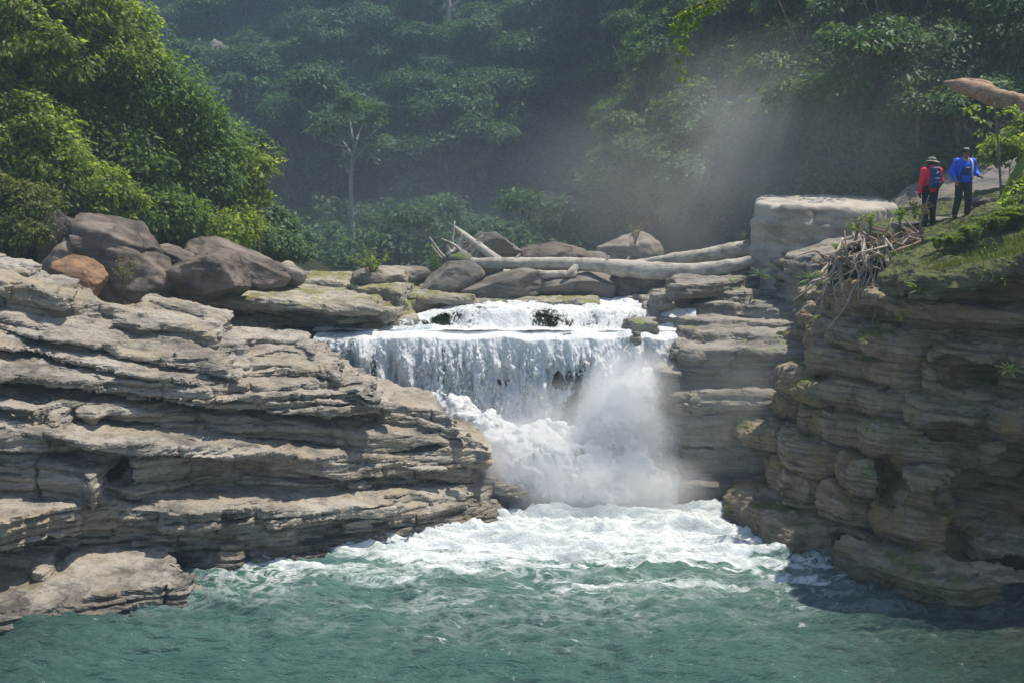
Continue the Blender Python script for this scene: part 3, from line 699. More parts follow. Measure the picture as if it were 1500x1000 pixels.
# side trickles over the mossy ledges
for (px, w) in ((592, 9), (614, 12), (628, 6)):
    a = at(px, 470, 34.4); n = 40
    uu = np.linspace(-1, 1, 14)[:, None]; vv = np.linspace(0, 1, n)[None, :]
    Xs = a[0] + uu * w / FPX * 34 * (1 + .3 * vv) + .05 * np.sin(vv * 7 + px); Zs = a[2] + .06 - vv * .42 + 0 * uu; Ys = a[1] - .1 - .35 * np.sqrt(vv) + .05 * np.sin(uu * 5 + vv * 8)
    me = mesh_np('falling_water', np.stack(np.broadcast_arrays(Xs, Ys, Zs), -1).reshape(-1, 3), gridquads(14, n), True, [FALL]); vattr(me, 'thick', np.broadcast_to(.55 - .3 * np.abs(uu) + 0 * vv, (14, n)))
    o = link('falling_water', me); o['kind'] = 'structure'; tag(o, 'thin trickle over the dark ledge', 'waterfall')

# boiling splash where the water lands
def billow(name, balls, seed, cell=.085, amp=.17, thick=None, mat=None):
    C = np.array([b[:3] for b in balls]); R = np.array([b[3] for b in balls]); m = R.max() * 1.35
    lo = (C - R[:, None] * 1.35).min(0) - .1; hi = (C + R[:, None] * 1.35).max(0) + .1; lo[2] = max(lo[2], -.25)
    ax = [np.arange(lo[i], hi[i], cell).astype(np.float32) for i in range(3)]
    X, Y, Z = np.meshgrid(*ax, indexing='ij')
    Fd = np.full(X.shape, -9, np.float32)
    for c, r in zip(C, R):
        dd = r * .86 - np.sqrt((X - c[0]) ** 2 + (Y - c[1]) ** 2 + ((Z - c[2]) * 1.0) ** 2)
        h = np.clip(.5 + .5 * (dd - Fd) / .35, 0, 1); Fd = np.where(Fd < -5, dd, Fd * (1 - h) + dd * h + .35 * h * (1 - h))
    near = np.abs(Fd) < 1.0
    n = np.zeros_like(Fd)
    n[near] = fbm(X[near] * 2.1, Y[near] * 2.1, Z[near] * 1.6, seed, 5, .62, ridged=True)
    Fd = np.clip(Fd + amp * n, -.5, .5)
    V, Q = surface_nets(Fd, lo, cell, cell, cell)
    N = vnormals(V, Q)
    V = V + N * (.05 * fbm(V[:, 0] * 7, V[:, 1] * 7, V[:, 2] * 7, seed + 3, 3, .6, ridged=True))[:, None]
    me = mesh_np(name, V, Q, True, [mat or SPRAY]); vattr(me, 'thick', thick(V, N) if thick else np.full(len(V), .9))
    o = link(name, me); o['kind'] = 'structure'; return o
def pb(px, py, Y, r): return (*at(px, py, Y), r)
balls = [pb(925, 590, 31.6, .62), pb(945, 570, 31.7, .42), pb(905, 635, 31.3, .72), pb(950, 640, 31.5, .66), pb(880, 680, 31.0, .75), pb(930, 690, 31.0, .85), pb(968, 690, 31.4, .6),
         pb(830, 690, 31.0, .8), pb(780, 690, 31.0, .85), pb(740, 670, 31.3, .75), pb(705, 640, 31.7, .6), pb(670, 615, 32.1, .5), pb(640, 604, 32.4, .38), pb(740, 715, 30.9, .6), pb(820, 725, 30.5, .6),
         pb(890, 730, 30.3, .65), pb(960, 735, 30.5, .55), pb(990, 735, 30.8, .45), pb(800, 655, 31.6, .6), pb(850, 655, 31.5, .5), pb(1030, 752, 30.3, .3), pb(720, 740, 30.6, .35), pb(985, 650, 31.9, .4)]
o = billow('splash_water', balls, 200, thick=lambda V, N: .92 + .35 * N[:, 2] * 0 - .55 * np.exp(-((V[:, 0] - 4.3) / .45) ** 2) * (V[:, 2] > .8))
tag(o, 'boiling white splash at the foot of the fall', 'splash')

# flying drops, many thousands of specks
r = np.random.default_rng(3); n = 14000
src = np.array([b[:3] for b in balls]); rad = np.array([b[3] for b in balls]); k = r.integers(0, len(src), n)
dv = r.normal(size=(n, 3)); dv /= np.linalg.norm(dv, axis=1, keepdims=True); dv[:, 2] = np.abs(dv[:, 2])
P = src[k] + dv * (rad[k] * r.uniform(.85, 1.75, n) ** 1.1)[:, None]
sz = np.exp(r.normal(-4.85, .35, n))
tet = np.array([(1, 0, -.5), (-.5, .87, -.5), (-.5, -.87, -.5), (0, 0, 1.2)]); V = P[:, None, :] + tet[None] * sz[:, None, None]
Fq = np.array([(0, 2, 1), (0, 1, 3), (1, 2, 3), (2, 0, 3)])[None] + 4 * np.arange(n)[:, None, None]
DROP = plain_mat('water_drops', (.86, .9, .92), .3, .05)
o = obj('spray_mist', V.reshape(-1, 3), Fq.reshape(-1, 3), DROP, smooth=True); o['kind'] = 'stuff'; tag(o, 'flying drops of spray around the splash', 'spray')

# mist drifting up from the fall
def mist(name, c, rad, dens, label, nscale=.5, nlow=.42, top=1.0, aniso=.05, col=(.985, .993, 1, 1)):
    t = NT(name); tc = t.n('TexCoord').outputs['Object']
    ln = t.n('VectorMath', operation='LENGTH'); t.l(tc, ln.inputs[0])
    fall = t.ramp(ln.outputs['Value'], [(0, 1), (.35, .62), (.7, .16), (.97, 0)], 'EASE')
    nz = t.noise(t.mapv(t.pos(), (nscale, nscale, nscale)), 1.0, 3, .55)
    nf = t.ramp(nz, [(nlow - .12, .15), (nlow + .22, 1)])
    dn = t.math('MULTIPLY', t.math('MULTIPLY', fall, nf), dens)
    v = t.n('VolumePrincipled'); v.inputs['Color'].default_value = col; v.inputs['Anisotropy'].default_value = aniso; t.l(dn, v.inputs['Density'])
    t.l(v.outputs[0], t.out.inputs['Volume'])
    import bmesh
    bm = bmesh.new(); bmesh.ops.create_icosphere(bm, subdivisions=3, radius=1); me = bpy.data.meshes.new(name); bm.to_mesh(me); bm.free(); me.materials.append(t.m)
    o = link(name, me); o.location = c; o.scale = rad; o['kind'] = 'stuff'; tag(o, label, 'mist'); return o
# ------------------------------------------------------------------ foliage
def leaves(P, N, A, L, W, fold=.18):
    """leaf blades: base, two sides, tip (bent kite). P base, N normal, A axis"""
    N = N / (np.linalg.norm(N, axis=1, keepdims=True) + 1e-9)
    A = A - N * (A * N).sum(1, keepdims=True); A /= (np.linalg.norm(A, axis=1, keepdims=True) + 1e-9)
    B = np.cross(N, A); L = np.asarray(L).reshape(-1, 1); W = np.asarray(W).reshape(-1, 1)
    mid = P + A * L * .45
    V = np.stack([P, mid + B * W * .5 - N * W * fold, P + A * L - N * L * .12, mid - B * W * .5 - N * W * fold], 1).reshape(-1, 3)
    F = np.arange(len(P) * 4).reshape(-1, 4)
    return V, F

def crown_np(r, blobs, nclump, per, cr, leaf, asp=.5, droop=.35, up=.75, stretch=1.0, shell=(.62, 1.02), low=-.55):
    """leaf clumps spread over and inside a union of ellipsoids"""
    blobs = np.asarray(blobs, float); C, Rr = blobs[:, :3], blobs[:, 3:6]
    area = (Rr[:, 0] * Rr[:, 2]); pr = area / area.sum()
    k = r.choice(len(blobs), nclump * 2, p=pr)
    d = r.normal(size=(nclump * 2, 3)); d /= np.linalg.norm(d, axis=1, keepdims=True)
    ok = d[:, 2] > low; k, d = k[ok][:nclump], d[ok][:nclump]
    cc = C[k] + d * Rr[k] * r.uniform(*shell, len(k))[:, None]
    n = len(cc); cs = cr * np.exp(r.normal(0, .35, n))
    m = np.maximum(8, (per * np.exp(r.normal(0, .3, n)) * (cs / cr) ** 1.6)).astype(int)
    ci = np.repeat(np.arange(n), m); T = len(ci)
    dv = r.normal(size=(T, 3)); dv /= np.linalg.norm(dv, axis=1, keepdims=True)
    rad = cs[ci] * r.uniform(.15, 1, T) ** .5
    P = cc[ci] + dv * rad[:, None] * np.array([1, 1, .62 * stretch])
    if stretch > 1: P[:, 2] -= cs[ci] * r.uniform(0, .8, T) * (stretch - 1)
    out = d[ci]
    N = dv * .55 + out * .45 + np.array([0, 0, up]) + r.normal(size=(T, 3)) * .5
    A = dv * .8 + out * .5 + r.normal(size=(T, 3)) * .6 - np.array([0, 0, droop])
    Lf = leaf * np.exp(r.normal(0, .28, T))
    return leaves(P, N, A, Lf, Lf * asp)

def limbs(mb, r, base, targets, r0, lean=.15, seg=7):
    base = np.asarray(base, float); T = np.asarray(targets, float)
    c = T.mean(0); fork = base + (c - base) * np.array([.6, .6, .5]) + r.normal(size=3) * .1
    mb.add(*tube([base - np.array([0, 0, .4]), base + (fork - base) * .5 + r.normal(size=3) * r0 * .8, fork], [r0 * 1.25, r0 * .9, r0 * .7], 10, seg, .12, int(r.integers(99))))
    for t in T:
        m = fork + (t - fork) * .5 + r.normal(size=3) * .12 * np.linalg.norm(t - fork)
        mb.add(*tube([fork - np.array([0, 0, .05]), m, t], [r0 * .6, r0 * .34, r0 * .1], 9, 6, .1, int(r.integers(99))))
        for q in range(2):
            e = t + r.normal(size=3) * .28 * np.linalg.norm(t - fork) + np.array([0, 0, .1])
            mb.add(*tube([m, (m + e) / 2 + r.normal(size=3) * .1, e], [r0 * .26, r0 * .16, r0 * .05], 6, 5))

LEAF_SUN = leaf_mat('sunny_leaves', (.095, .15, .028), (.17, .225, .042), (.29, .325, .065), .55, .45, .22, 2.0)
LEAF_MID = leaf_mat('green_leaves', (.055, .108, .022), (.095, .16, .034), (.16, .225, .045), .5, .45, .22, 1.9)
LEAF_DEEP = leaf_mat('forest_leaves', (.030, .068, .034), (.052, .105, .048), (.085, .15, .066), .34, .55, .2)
LEAF_SLOPE = leaf_mat('slope_leaves', (.045, .092, .036), (.075, .135, .05), (.12, .18, .066), .38, .5, .25)
LEAF_LIME = leaf_mat('lime_leaves', (.10, .17, .012), (.17, .25, .02), (.27, .33, .035), .5, .4, .3)
LEAF_DRY = leaf_mat('dry_leaves', (.10, .10, .025), (.17, .15, .04), (.22, .16, .07), .35, .6, .2)
LEAF_OLIVE = leaf_mat('olive_leaves', (.06, .085, .018), (.11, .135, .03), (.18, .18, .05), .4, .5, .22)
FERN = leaf_mat('fern_leaves', (.06, .11, .012), (.10, .16, .02), (.16, .21, .035), .45, .5, .25)
GRASS = leaf_mat('grass_blades', (.075, .105, .018), (.12, .15, .03), (.19, .19, .06), .4, .6, .2)
BARK = wood_mat('tree_bark', (.13, .105, .08), (.21, .18, .145), 1.0, .9, (6, 6, 1.2))
BARK_PALE = wood_mat('pale_bark', (.26, .25, .22), (.38, .36, .32), 1.0, .9, (4, 4, 1))

def bl(px, py, D, rx, ry, dep=1.0):
    c = at(px, py, D); s = D / FPX
    return (*c, rx * s, (rx + ry) * .5 * s * dep, ry * s)

def placed_tree(name, label, cat, blobs, mat, leaf, per=70, dens=1.0, trunk=.16, cr=.55, base=None, group=None, seed=0, **kw):
    r = np.random.default_rng(seed + 500)
    B = np.array(blobs); c = B[:, :3].mean(0); low = B[B[:, 2].argmin()]
    bx, by = (c[0], c[1] + .4) if base is None else base
    b = np.array([bx, by, float(ground_z(bx, by)) - .1]); b[2] = min(b[2], low[2] - low[5] * .3)
    root = empty(name, b, label, cat, group)
    mb = MB(); limbs(mb, r, np.zeros(3), B[:, :3] - b, trunk); mb.obj('trunk', BARK, root)
    B2 = B.copy(); B2[:, :3] -= b
    area = (B2[:, 3] * B2[:, 5]).sum() * 4 * math.pi
    n = int(dens * area / (cr * cr * 1.5)) + 4
    V, F = crown_np(r, B2, n, per, cr, leaf, **kw)
    obj('crown', V, F, mat, root, smooth=False)
    return root

LT = [
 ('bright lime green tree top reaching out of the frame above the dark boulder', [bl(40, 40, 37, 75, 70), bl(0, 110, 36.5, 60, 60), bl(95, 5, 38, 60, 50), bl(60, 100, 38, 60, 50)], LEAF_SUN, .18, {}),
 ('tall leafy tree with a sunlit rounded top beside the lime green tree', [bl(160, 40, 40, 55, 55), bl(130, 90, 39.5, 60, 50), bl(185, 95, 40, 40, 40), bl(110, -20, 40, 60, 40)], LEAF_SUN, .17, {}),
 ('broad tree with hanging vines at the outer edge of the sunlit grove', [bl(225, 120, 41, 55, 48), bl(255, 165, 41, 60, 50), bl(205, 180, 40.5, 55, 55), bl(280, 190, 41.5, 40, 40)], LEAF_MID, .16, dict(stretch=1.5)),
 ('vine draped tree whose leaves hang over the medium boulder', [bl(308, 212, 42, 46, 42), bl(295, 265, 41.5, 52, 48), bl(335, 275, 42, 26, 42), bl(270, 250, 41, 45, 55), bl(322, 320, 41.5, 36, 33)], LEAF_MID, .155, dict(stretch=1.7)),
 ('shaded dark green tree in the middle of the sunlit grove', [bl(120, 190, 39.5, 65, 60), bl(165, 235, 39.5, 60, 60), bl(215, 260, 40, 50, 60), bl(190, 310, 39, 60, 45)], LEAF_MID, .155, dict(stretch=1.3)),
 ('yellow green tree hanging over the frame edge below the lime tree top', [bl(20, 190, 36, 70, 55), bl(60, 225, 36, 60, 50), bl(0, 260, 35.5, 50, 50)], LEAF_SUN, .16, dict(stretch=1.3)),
]
for i, (lab, B, m, lf, kw) in enumerate(LT):
    placed_tree('riverside_tree', lab, 'tree', B, m, lf, seed=i, cr=.42, per=88, dens=.9, shell=(.5, 1.15), **kw)
LB_ = [
 ('bright rounded bush growing right behind the big dark boulder', [bl(130, 275, 36.5, 58, 36), bl(100, 300, 36, 55, 40), bl(165, 300, 36.8, 40, 30)], LEAF_SUN, .17, {}),
 ('olive bush with small leaves at the frame edge beside the boulders', [bl(20, 310, 34, 55, 55), bl(50, 345, 33.6, 40, 35), bl(-20, 350, 33.5, 50, 45)], LEAF_OLIVE, .12, {}),
 ('dark leafy bush between the two largest boulders', [bl(255, 325, 38.5, 42, 36), bl(225, 335, 38, 30, 28)], LEAF_MID, .17, {}),
 ('pale green drooping bush behind the medium boulder', [bl(330, 340, 40, 36, 30), bl(355, 335, 41, 26, 32)], LEAF_SUN, .16, dict(stretch=1.6)),
 ('low hazy bush where the sunlit grove meets the valley floor', [bl(405, 355, 45, 34, 22), bl(435, 372, 46, 22, 14), bl(375, 350, 44, 26, 24)], LEAF_SLOPE, .17, {}),
 ('slender sapling leaning out of the grove towards the valley', [bl(365, 250, 42.5, 20, 26), bl(378, 238, 42.5, 12, 10), bl(372, 290, 42.5, 16, 20)], LEAF_SUN, .19, {}),
]
for i, (lab, B, m, lf, kw) in enumerate(LB_):
    placed_tree('bush', lab, 'bush', B, m, lf, seed=40 + i, cr=.34, per=60, dens=1.0, trunk=.06, **kw)

# forest trees: a few grown shapes, copied over the slopes
def proto_tree(name, seed, h, spread, nb, leaf, mat, label, group, flat=.6, per=60, n=110, trunk=.16, bark=BARK, cr=.62, lowz=.22):
    r = np.random.default_rng(seed)
    B = []
    for i in range(nb):
        a = i * 2.4 + r.uniform(-.5, .5); q = spread * math.sqrt((i + .3) / nb)
        z = h * (r.uniform(lowz, .95) if i else .95)
        w = spread * r.uniform(.34, .55)
        B.append((q * math.cos(a), q * math.sin(a), z, w, w, w * flat))
    root = empty(name, (0, 0, 0), label, 'tree', group)
    mb = MB(); limbs(mb, r, np.zeros(3), np.array(B)[:, :3], trunk); mb.obj('trunk', bark, root)
    V, F = crown_np(r, B, n, per, cr, leaf, up=.9, low=-.4); obj('crown', V, F, mat, root, smooth=False)
    return root
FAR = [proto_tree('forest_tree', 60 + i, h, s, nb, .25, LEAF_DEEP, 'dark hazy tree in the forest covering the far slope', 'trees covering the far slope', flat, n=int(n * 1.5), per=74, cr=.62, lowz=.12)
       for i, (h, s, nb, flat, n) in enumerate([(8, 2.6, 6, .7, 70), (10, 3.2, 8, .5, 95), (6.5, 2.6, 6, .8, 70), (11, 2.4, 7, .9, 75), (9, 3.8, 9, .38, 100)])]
NEAR = [proto_tree('jungle_tree', 80 + i, h, s, nb, .19, LEAF_SLOPE, 'leafy green tree on the misty slope beyond the flat block', 'trees on the misty slope beyond the block', flat, n=int(n * 1.3), per=85, cr=.5, lowz=.15)
        for i, (h, s, nb, flat, n) in enumerate([(6, 2.4, 7, .6, 95), (8, 2.8, 8, .55, 120), (4.5, 2.3, 6, .7, 80), (7, 2.2, 6, .8, 95)])]
def scatter(protos, spots, smin, smax, seed, shrink=1.0):
    r = np.random.default_rng(seed); used = set()
    for i, (x, y) in enumerate(spots):
        k = int(r.integers(len(protos))); z = float(ground_z(x, y)) - .3; rz = r.uniform(0, 6.28); s = r.uniform(smin, smax)
        if k not in used:
            used.add(k); o = protos[k]; o.location = (x, y, z); o.rotation_euler = (0, 0, rz); o.scale = (s, s, s)
        else: copy_tree(protos[k], (x, y, z), rz, s)
def poisson(r, n, fn, dmin, tries=9000):
    P = []
    for _ in range(tries):
        p = fn(r)
        if p is None: continue
        if all((p[0] - q[0]) ** 2 + (p[1] - q[1]) ** 2 > dmin(p) ** 2 for q in P): P.append(p)
        if len(P) >= n: break
    return P
def far_spot(r):
    y = r.uniform(78, 100); x = r.uniform(-.50 * y, .46 * y)
    if y < 78 and (x > .13 * y or abs(x) < 7 or x < -.3 * y): return None
    if x > 14 and y < 88: return None
    z = float(ground_z(x, y, False))
    if z > CAMZ + .165 * y - 1: return None
    if y < 78 and r.random() < .6: return None
    return (x, y)
rs = np.random.default_rng(12)
fs = poisson(rs, 290, far_spot, lambda p: 2.1, 50000)
scatter(FAR, fs, .7, 1.2, 3)
def near_spot(r):
    y = r.uniform(42, 84); x = r.uniform(.11 * y, .50 * y)
    z = float(ground_z(x, y, False))
    if z < 6.2 or z > CAMZ + .165 * y: return None
    if x < 12.5 and y < 45: return None
    return (x, y)
UND = [proto_tree('forest_bush', 160 + i, h, sp, nb, .22, LEAF_DEEP, 'hazy undergrowth bush at the foot of the far slope', 'undergrowth bushes at the foot of the far slope', .8, n=n, per=60, cr=.5, lowz=.1, trunk=.05) for i, (h, sp, nb, n) in enumerate([(2.6, 1.8, 6, 50), (3.6, 1.6, 6, 55), (2.0, 2.2, 6, 55)])]
def low_spot(r):
    y = r.uniform(60, 90); x = r.uniform(-.36 * y, .2 * y)
    return (x, y)
us = poisson(rs, 150, low_spot, lambda p: 2.0, 30000)
scatter(UND, us, .8, 1.5, 5)
ns = poisson(rs, 150, near_spot, lambda p: 1.5 + .012 * (p[1] - 42), 40000)
SLB = [proto_tree('slope_bush', 180 + i, h, sp, nb, .16, LEAF_SLOPE, 'leafy bush filling the misty slope beyond the flat block', 'bushes on the misty slope beyond the block', .75, n=n, per=70, cr=.42, lowz=.1, trunk=.05) for i, (h, sp, nb, n) in enumerate([(2.2, 1.6, 6, 55), (3.0, 1.5, 6, 60), (1.8, 1.9, 6, 60)])]
bs = poisson(rs, 110, near_spot, lambda p: 1.5, 40000)
scatter(SLB, bs, .8, 1.5, 6)
scatter(NEAR, ns, .65, 1.15, 4)


VB = [(-11.5, 43.5, .9, 'low bush under the outer edge of the sunlit grove'), (-10.2, 46, .8, 'round hazy bush on the valley floor nearest the grove'), (-12.5, 48, 1.3, 'tall hazy bush behind the row of dark boulders')]
for i, (x, y, h, lab) in enumerate(VB):
    z = float(ground_z(x, y)); placed_tree('bush', lab, 'bush', [(x, y, z + h * .75, h * 1.3, h, h * .8), (x + h, y + .4, z + h * .5, h, h, h * .6), (x - h * .9, y, z + h * .4, h, h, h * .6)], LEAF_SLOPE, .2, seed=130 + i, cr=.4, per=50, trunk=.06, base=(x, y), group=None)

# pale trunked tree standing alone against the far slope
def lone_tree():
    D = 72; b = at(517, 372, D); s = D / FPX
    r = np.random.default_rng(71); root = empty('pale_tree', b, 'slender tree with a pale bare trunk and flat crown against the far slope', 'tree')
    P = lambda px, py, dy=0: at(px, py, D + dy) - b
    mb = MB()
    mb.add(*tube([P(517, 380), P(516, 330), P(514, 270), P(517, 228)], [.20, .17, .14, .12], 16, 7, .08))
    for pts, r0 in (([(517, 232), (508, 215), (494, 200), (478, 195)], .09), ([(517, 232), (522, 210), (528, 190), (540, 170)], .10), ([(519, 225), (516, 200), (512, 175), (505, 158)], .09),
                    ([(508, 215), (490, 212), (470, 205)], .06), ([(524, 205), (540, 200), (552, 190)], .06), ([(512, 180), (495, 168), (480, 152)], .05), ([(517, 236), (530, 222), (540, 214)], .05)):
        mb.add(*tube([P(x, y, r.uniform(-.6, .6)) for x, y in pts], np.linspace(r0, r0 * .35, len(pts)), 10, 6))
    mb.obj('trunk', BARK_PALE, root)
    B = [(*P(530, 155), 38 * s, 30 * s, 11 * s), (*P(505, 160), 26 * s, 22 * s, 9 * s), (*P(545, 172), 22 * s, 20 * s, 9 * s), (*P(478, 190), 18 * s, 18 * s, 9 * s), (*P(500, 205), 30 * s, 20 * s, 8 * s), (*P(540, 205), 18 * s, 16 * s, 7 * s), (*P(520, 147), 24 * s, 22 * s, 7 * s)]
    V, F = crown_np(r, B, 46, 34, .36, .24, low=-.3); obj('crown', V, F, LEAF_SLOPE, root, smooth=False)
lone_tree()
for (px, y0, y1, D, lab) in ((717, 225, 150, 80, 'thin dead trunk standing pale in the middle of the far forest'), (655, 40, -30, 88, 'bare forked trunk rising high on the far slope'), (863, 30, -20, 88, 'crooked pale trunk at the top of the far slope')):
    b = at(px, y0 + 14, D); root = empty('dead_tree', b, lab, 'dead tree'); P = lambda x, y: at(x, y, D) - b
    mb = MB(); mb.add(*tube([P(px, y0 + 14), P(px + 2, (y0 + y1) / 2), P(px - 3, y1)], [.22, .17, .10], 12, 7, .1)); mb.obj('trunk', BARK_PALE, root)
    mb = MB(); mb.add(*tube([P(px + 2, (y0 + y1) / 2 + 8), P(px + 18, y1 + 30), P(px + 30, y1 + 8)], [.1, .07, .03], 8, 6)); mb.add(*tube([P(px, y1 + 30), P(px - 10, y1 + 10), P(px - 16, y1 - 8)], [.08, .05, .02], 8, 6)); mb.obj('branch', BARK_PALE, root)

# branch of lime leaves hanging into the top of the picture
def hanging_branch():
    D = 15.0; P = lambda x, y, d=0: at(x, y, D + d)
    b = P(1150, -160, 1.2); root = empty('hanging_branch', b, 'spray of lime green leaves hanging down into the top of the view', 'branch')
    r = np.random.default_rng(31); mb = MB(); LV, LN, LA, LL = [], [], [], []
    main = [P(1150, -160, 1.2), P(1100, -70, .8), P(1062, -20, .4), P(1040, 0), P(1015, 12), P(1000, 28)]
    tw = [[P(1012, 12), P(1000, 30), P(992, 55), P(990, 80), P(996, 100), P(1004, 122)], [P(1045, -10), P(1035, 8), P(1025, 25), P(1015, 38)], [P(1062, -20), P(1060, -5), P(1050, 8), P(1040, 14)], [P(1020, 5), P(1004, 15), P(990, 28), P(986, 46)], [P(1000, 28), P(1006, 40), P(1001, 60), P(1008, 76)]]
    mb.add(*tube(np.array(main) - b, np.linspace(.03, .008, 6), 24, 6))
    for t in tw: mb.add(*tube(np.array(t) - b, np.linspace(.007, .003, len(t)), 20, 5))
    for t in tw + [main[2:]]:
        S = spline(np.array(t) - b, 18)
        for p in S[2:]:
            for q in range(3):
                LV.append(p + r.normal(size=3) * .015); LN.append(r.normal(size=3) * .6 + np.array([0, -.5, .6])); LA.append(np.array([r.choice([-1, 1]) * r.uniform(.4, 1), r.normal() * .5, -.5 - r.uniform(0, .6)])); LL.append(r.uniform(.055, .10))
    mb.obj('twig', BARK, root)
    LL = np.array(LL); V, F = leaves(np.array(LV), np.array(LN), np.array(LA), LL, LL * .5); obj('foliage', V, F, LEAF_LIME, root, smooth=False)
hanging_branch()
# ------------------------------------------------------------------ boulders
BR_DARK = rock_mat('dark_brown_boulder', (.135, .108, .088), (.085, .068, .055), (.024, .020, .018), 0, .8, None, rough=.7, lam=1.5, bumps=1.3, tint=(.19, .155, .13))
BR_ORANGE = rock_mat('rusty_boulder', (.25, .15, .085), (.19, .11, .06), (.06, .04, .028), .15, .6, None, lam=1.5)
BR_GREY = rock_mat('grey_boulder', (.19, .172, .15), (.14, .125, .108), (.045, .04, .035), .1, .5, None, lam=2.0, bumps=.6)
BR_PALE = rock_mat('pale_block', (.40, .365, .31), (.33, .30, .255), (.16, .145, .125), .0, .4, None, lam=1.2, bumps=.5)
BR_TAN = rock_mat('pinkish_boulder', (.28, .24, .20), (.21, .18, .15), (.075, .065, .055), 0, .4, None, lam=2.0, bumps=.6)
def boulder(name, label, px, py, D, rx, ry, mat, seed, dep=.9, planes=14, rough=.06, rotz=0.0, dirs=(), tilt=0.0, sub=6, lo=.72, strat=0.0, cat='boulder', cracks=()):
    c = at(px, py, D); s = D / FPX
    V, F = rock_mesh(seed, (1, 1, 1), planes, rough, sub, lo, dirs, strat, cracks)
    V = V * np.array([rx * s, dep * rx * s, ry * s])
    M = np.array((Matrix.Rotation(tilt, 3, 'Y')))
    V = V @ M.T
    o = obj(name, V, F, mat, loc=[float(q) for q in c]); return tag(o, label, cat)
boulder('boulder', 'largest dark brown boulder with a crack, below the sunlit grove', 160, 385, 34.2, 108, 78, BR_DARK, 3, .8, 12, .10, dirs=[((.75, -.1, .62), .70), ((-.85, -.2, .35), .74), ((.2, -.9, .1), .85), ((.15, -.3, 1), .82)], tilt=.10, cracks=[((.8, .1, .62), -.12, .035), ((.2, .1, 1), .42, .02)])
boulder('boulder', 'upright dark slab leaning at the end of the largest dark boulder', 92, 360, 33.9, 42, 60, BR_DARK, 13, .8, 12, .06, dirs=[((-.9, 0, .4), .7)], tilt=-.12)
boulder('boulder', 'rusty orange boulder in front of the largest dark boulder', 112, 412, 32.3, 48, 38, BR_ORANGE, 5, .8, 12, .08, dirs=[((.8, -.2, .5), .75), ((0, -.5, .85), .8)])
boulder('boulder', 'medium boulder with a sloping sunlit top and dark shaded face', 303, 405, 34.6, 68, 44, BR_DARK, 8, .8, 10, .08, dirs=[((-.55, -.1, .85), .62), ((.1, -1, .0), .8), ((.9, -.3, .3), .8)], tilt=.05)
boulder('boulder', 'long flat dark boulder behind the medium sloping boulder', 345, 388, 37.0, 78, 38, BR_DARK, 21, .7, 12, .06, dirs=[((.35, -.1, .94), .6), ((-.2, -.6, .8), .75)], tilt=.32)
boulder('boulder', 'wedge of bedded brown rock between the two dark boulders', 258, 385, 36.0, 44, 30, BR_DARK, 24, .8, 12, .07, dirs=[((.3, -.3, .9), .7)], tilt=.3, strat=.05)
boulder('boulder', 'small pale boulder at the end of the row below the hazy bush', 424, 402, 38.0, 25, 20, BR_TAN, 31, .9, 12, .06, dirs=[((.5, -.3, .8), .75)], sub=5)
boulder('boulder', 'small grey boulder half hidden behind the long flat one', 392, 402, 37.2, 28, 22, BR_DARK, 33, .8, 12, .06, sub=5)
boulder('boulder', 'squat brown boulder at the frame edge behind the pale bank', 40, 378, 34.6, 34, 24, BR_DARK, 36, .9, 12, .07, sub=5)
boulder('boulder', 'pinkish boulder under the yellow green sapling', 560, 410, 39.0, 46, 22, BR_TAN, 41, .8, 13, .06, dirs=[((.2, -.3, .9), .7)])
boulder('boulder', 'pinkish boulder with a flat sunlit top next to the root end of the logs', 598, 402, 40.2, 34, 18, BR_TAN, 43, .8, 12, .06, dirs=[((.1, -.1, 1), .6)], sub=5)
boulder('boulder', 'dark smooth boulder leaning under the root end of the logs', 655, 418, 39.2, 58, 34, BR_GREY, 45, .7, 12, .05, dirs=[((-.6, -.2, .75), .6), ((.1, -1, .2), .8)], tilt=-.35)
boulder('boulder', 'dark smooth boulder under the middle of the long log', 740, 420, 38.8, 68, 28, BR_GREY, 47, .7, 12, .05, dirs=[((-.4, -.2, .9), .62)], tilt=-.15)
boulder('boulder', 'low grey boulder in the shadow under the long log above the rapids', 850, 422, 39.2, 75, 26, BR_GREY, 49, .7, 14, .05)
boulder('boulder', 'grey boulder under the log close to the flat block', 950, 415, 39.0, 60, 30, BR_GREY, 51, .7, 14, .06)
boulder('boulder', 'small dark stone standing in the rapids', 925, 462, 35.4, 22, 10, ROCK_WET, 53, .8, 12, .08, sub=5)
boulder('boulder', 'grey arched boulder behind the leaning branch', 716, 368, 44.5, 48, 36, BR_GREY, 55, .8, 10, .05, dirs=[((.7, 0, .7), .72), ((-.6, 0, .75), .75), ((0, 0, 1), .8)])
boulder('boulder', 'dark rounded boulder beyond the long log', 810, 380, 46.0, 62, 32, BR_DARK, 57, .8, 10, .05, dirs=[((-.4, 0, .9), .75), ((.5, 0, .85), .75)])
boulder('boulder', 'hazy tan boulder with dry grass on top beyond the log', 925, 372, 47.0, 50, 34, BR_TAN, 59, .8, 12, .07, dirs=[((-.5, 0, .85), .75)])
boulder('boulder', 'hazy grey boulder half lost in mist beside the tan one', 868, 390, 46.5, 40, 22, BR_GREY, 61, .8, 12, .06, sub=5)
boulder('boulder', 'small rounded stone at the river edge below the stepped ledges', 975, 455, 36.3, 24, 11, BR_GREY, 62, .8, 12, .06, sub=5)
boulder('boulder', 'long grey sloping rock behind the two hikers', 1420, 292, 38.5, 135, 62, BR_GREY, 63, .6, 10, .05, dirs=[((-.42, -.15, .9), .52), ((.1, -.8, .6), .7)], tilt=-.18)
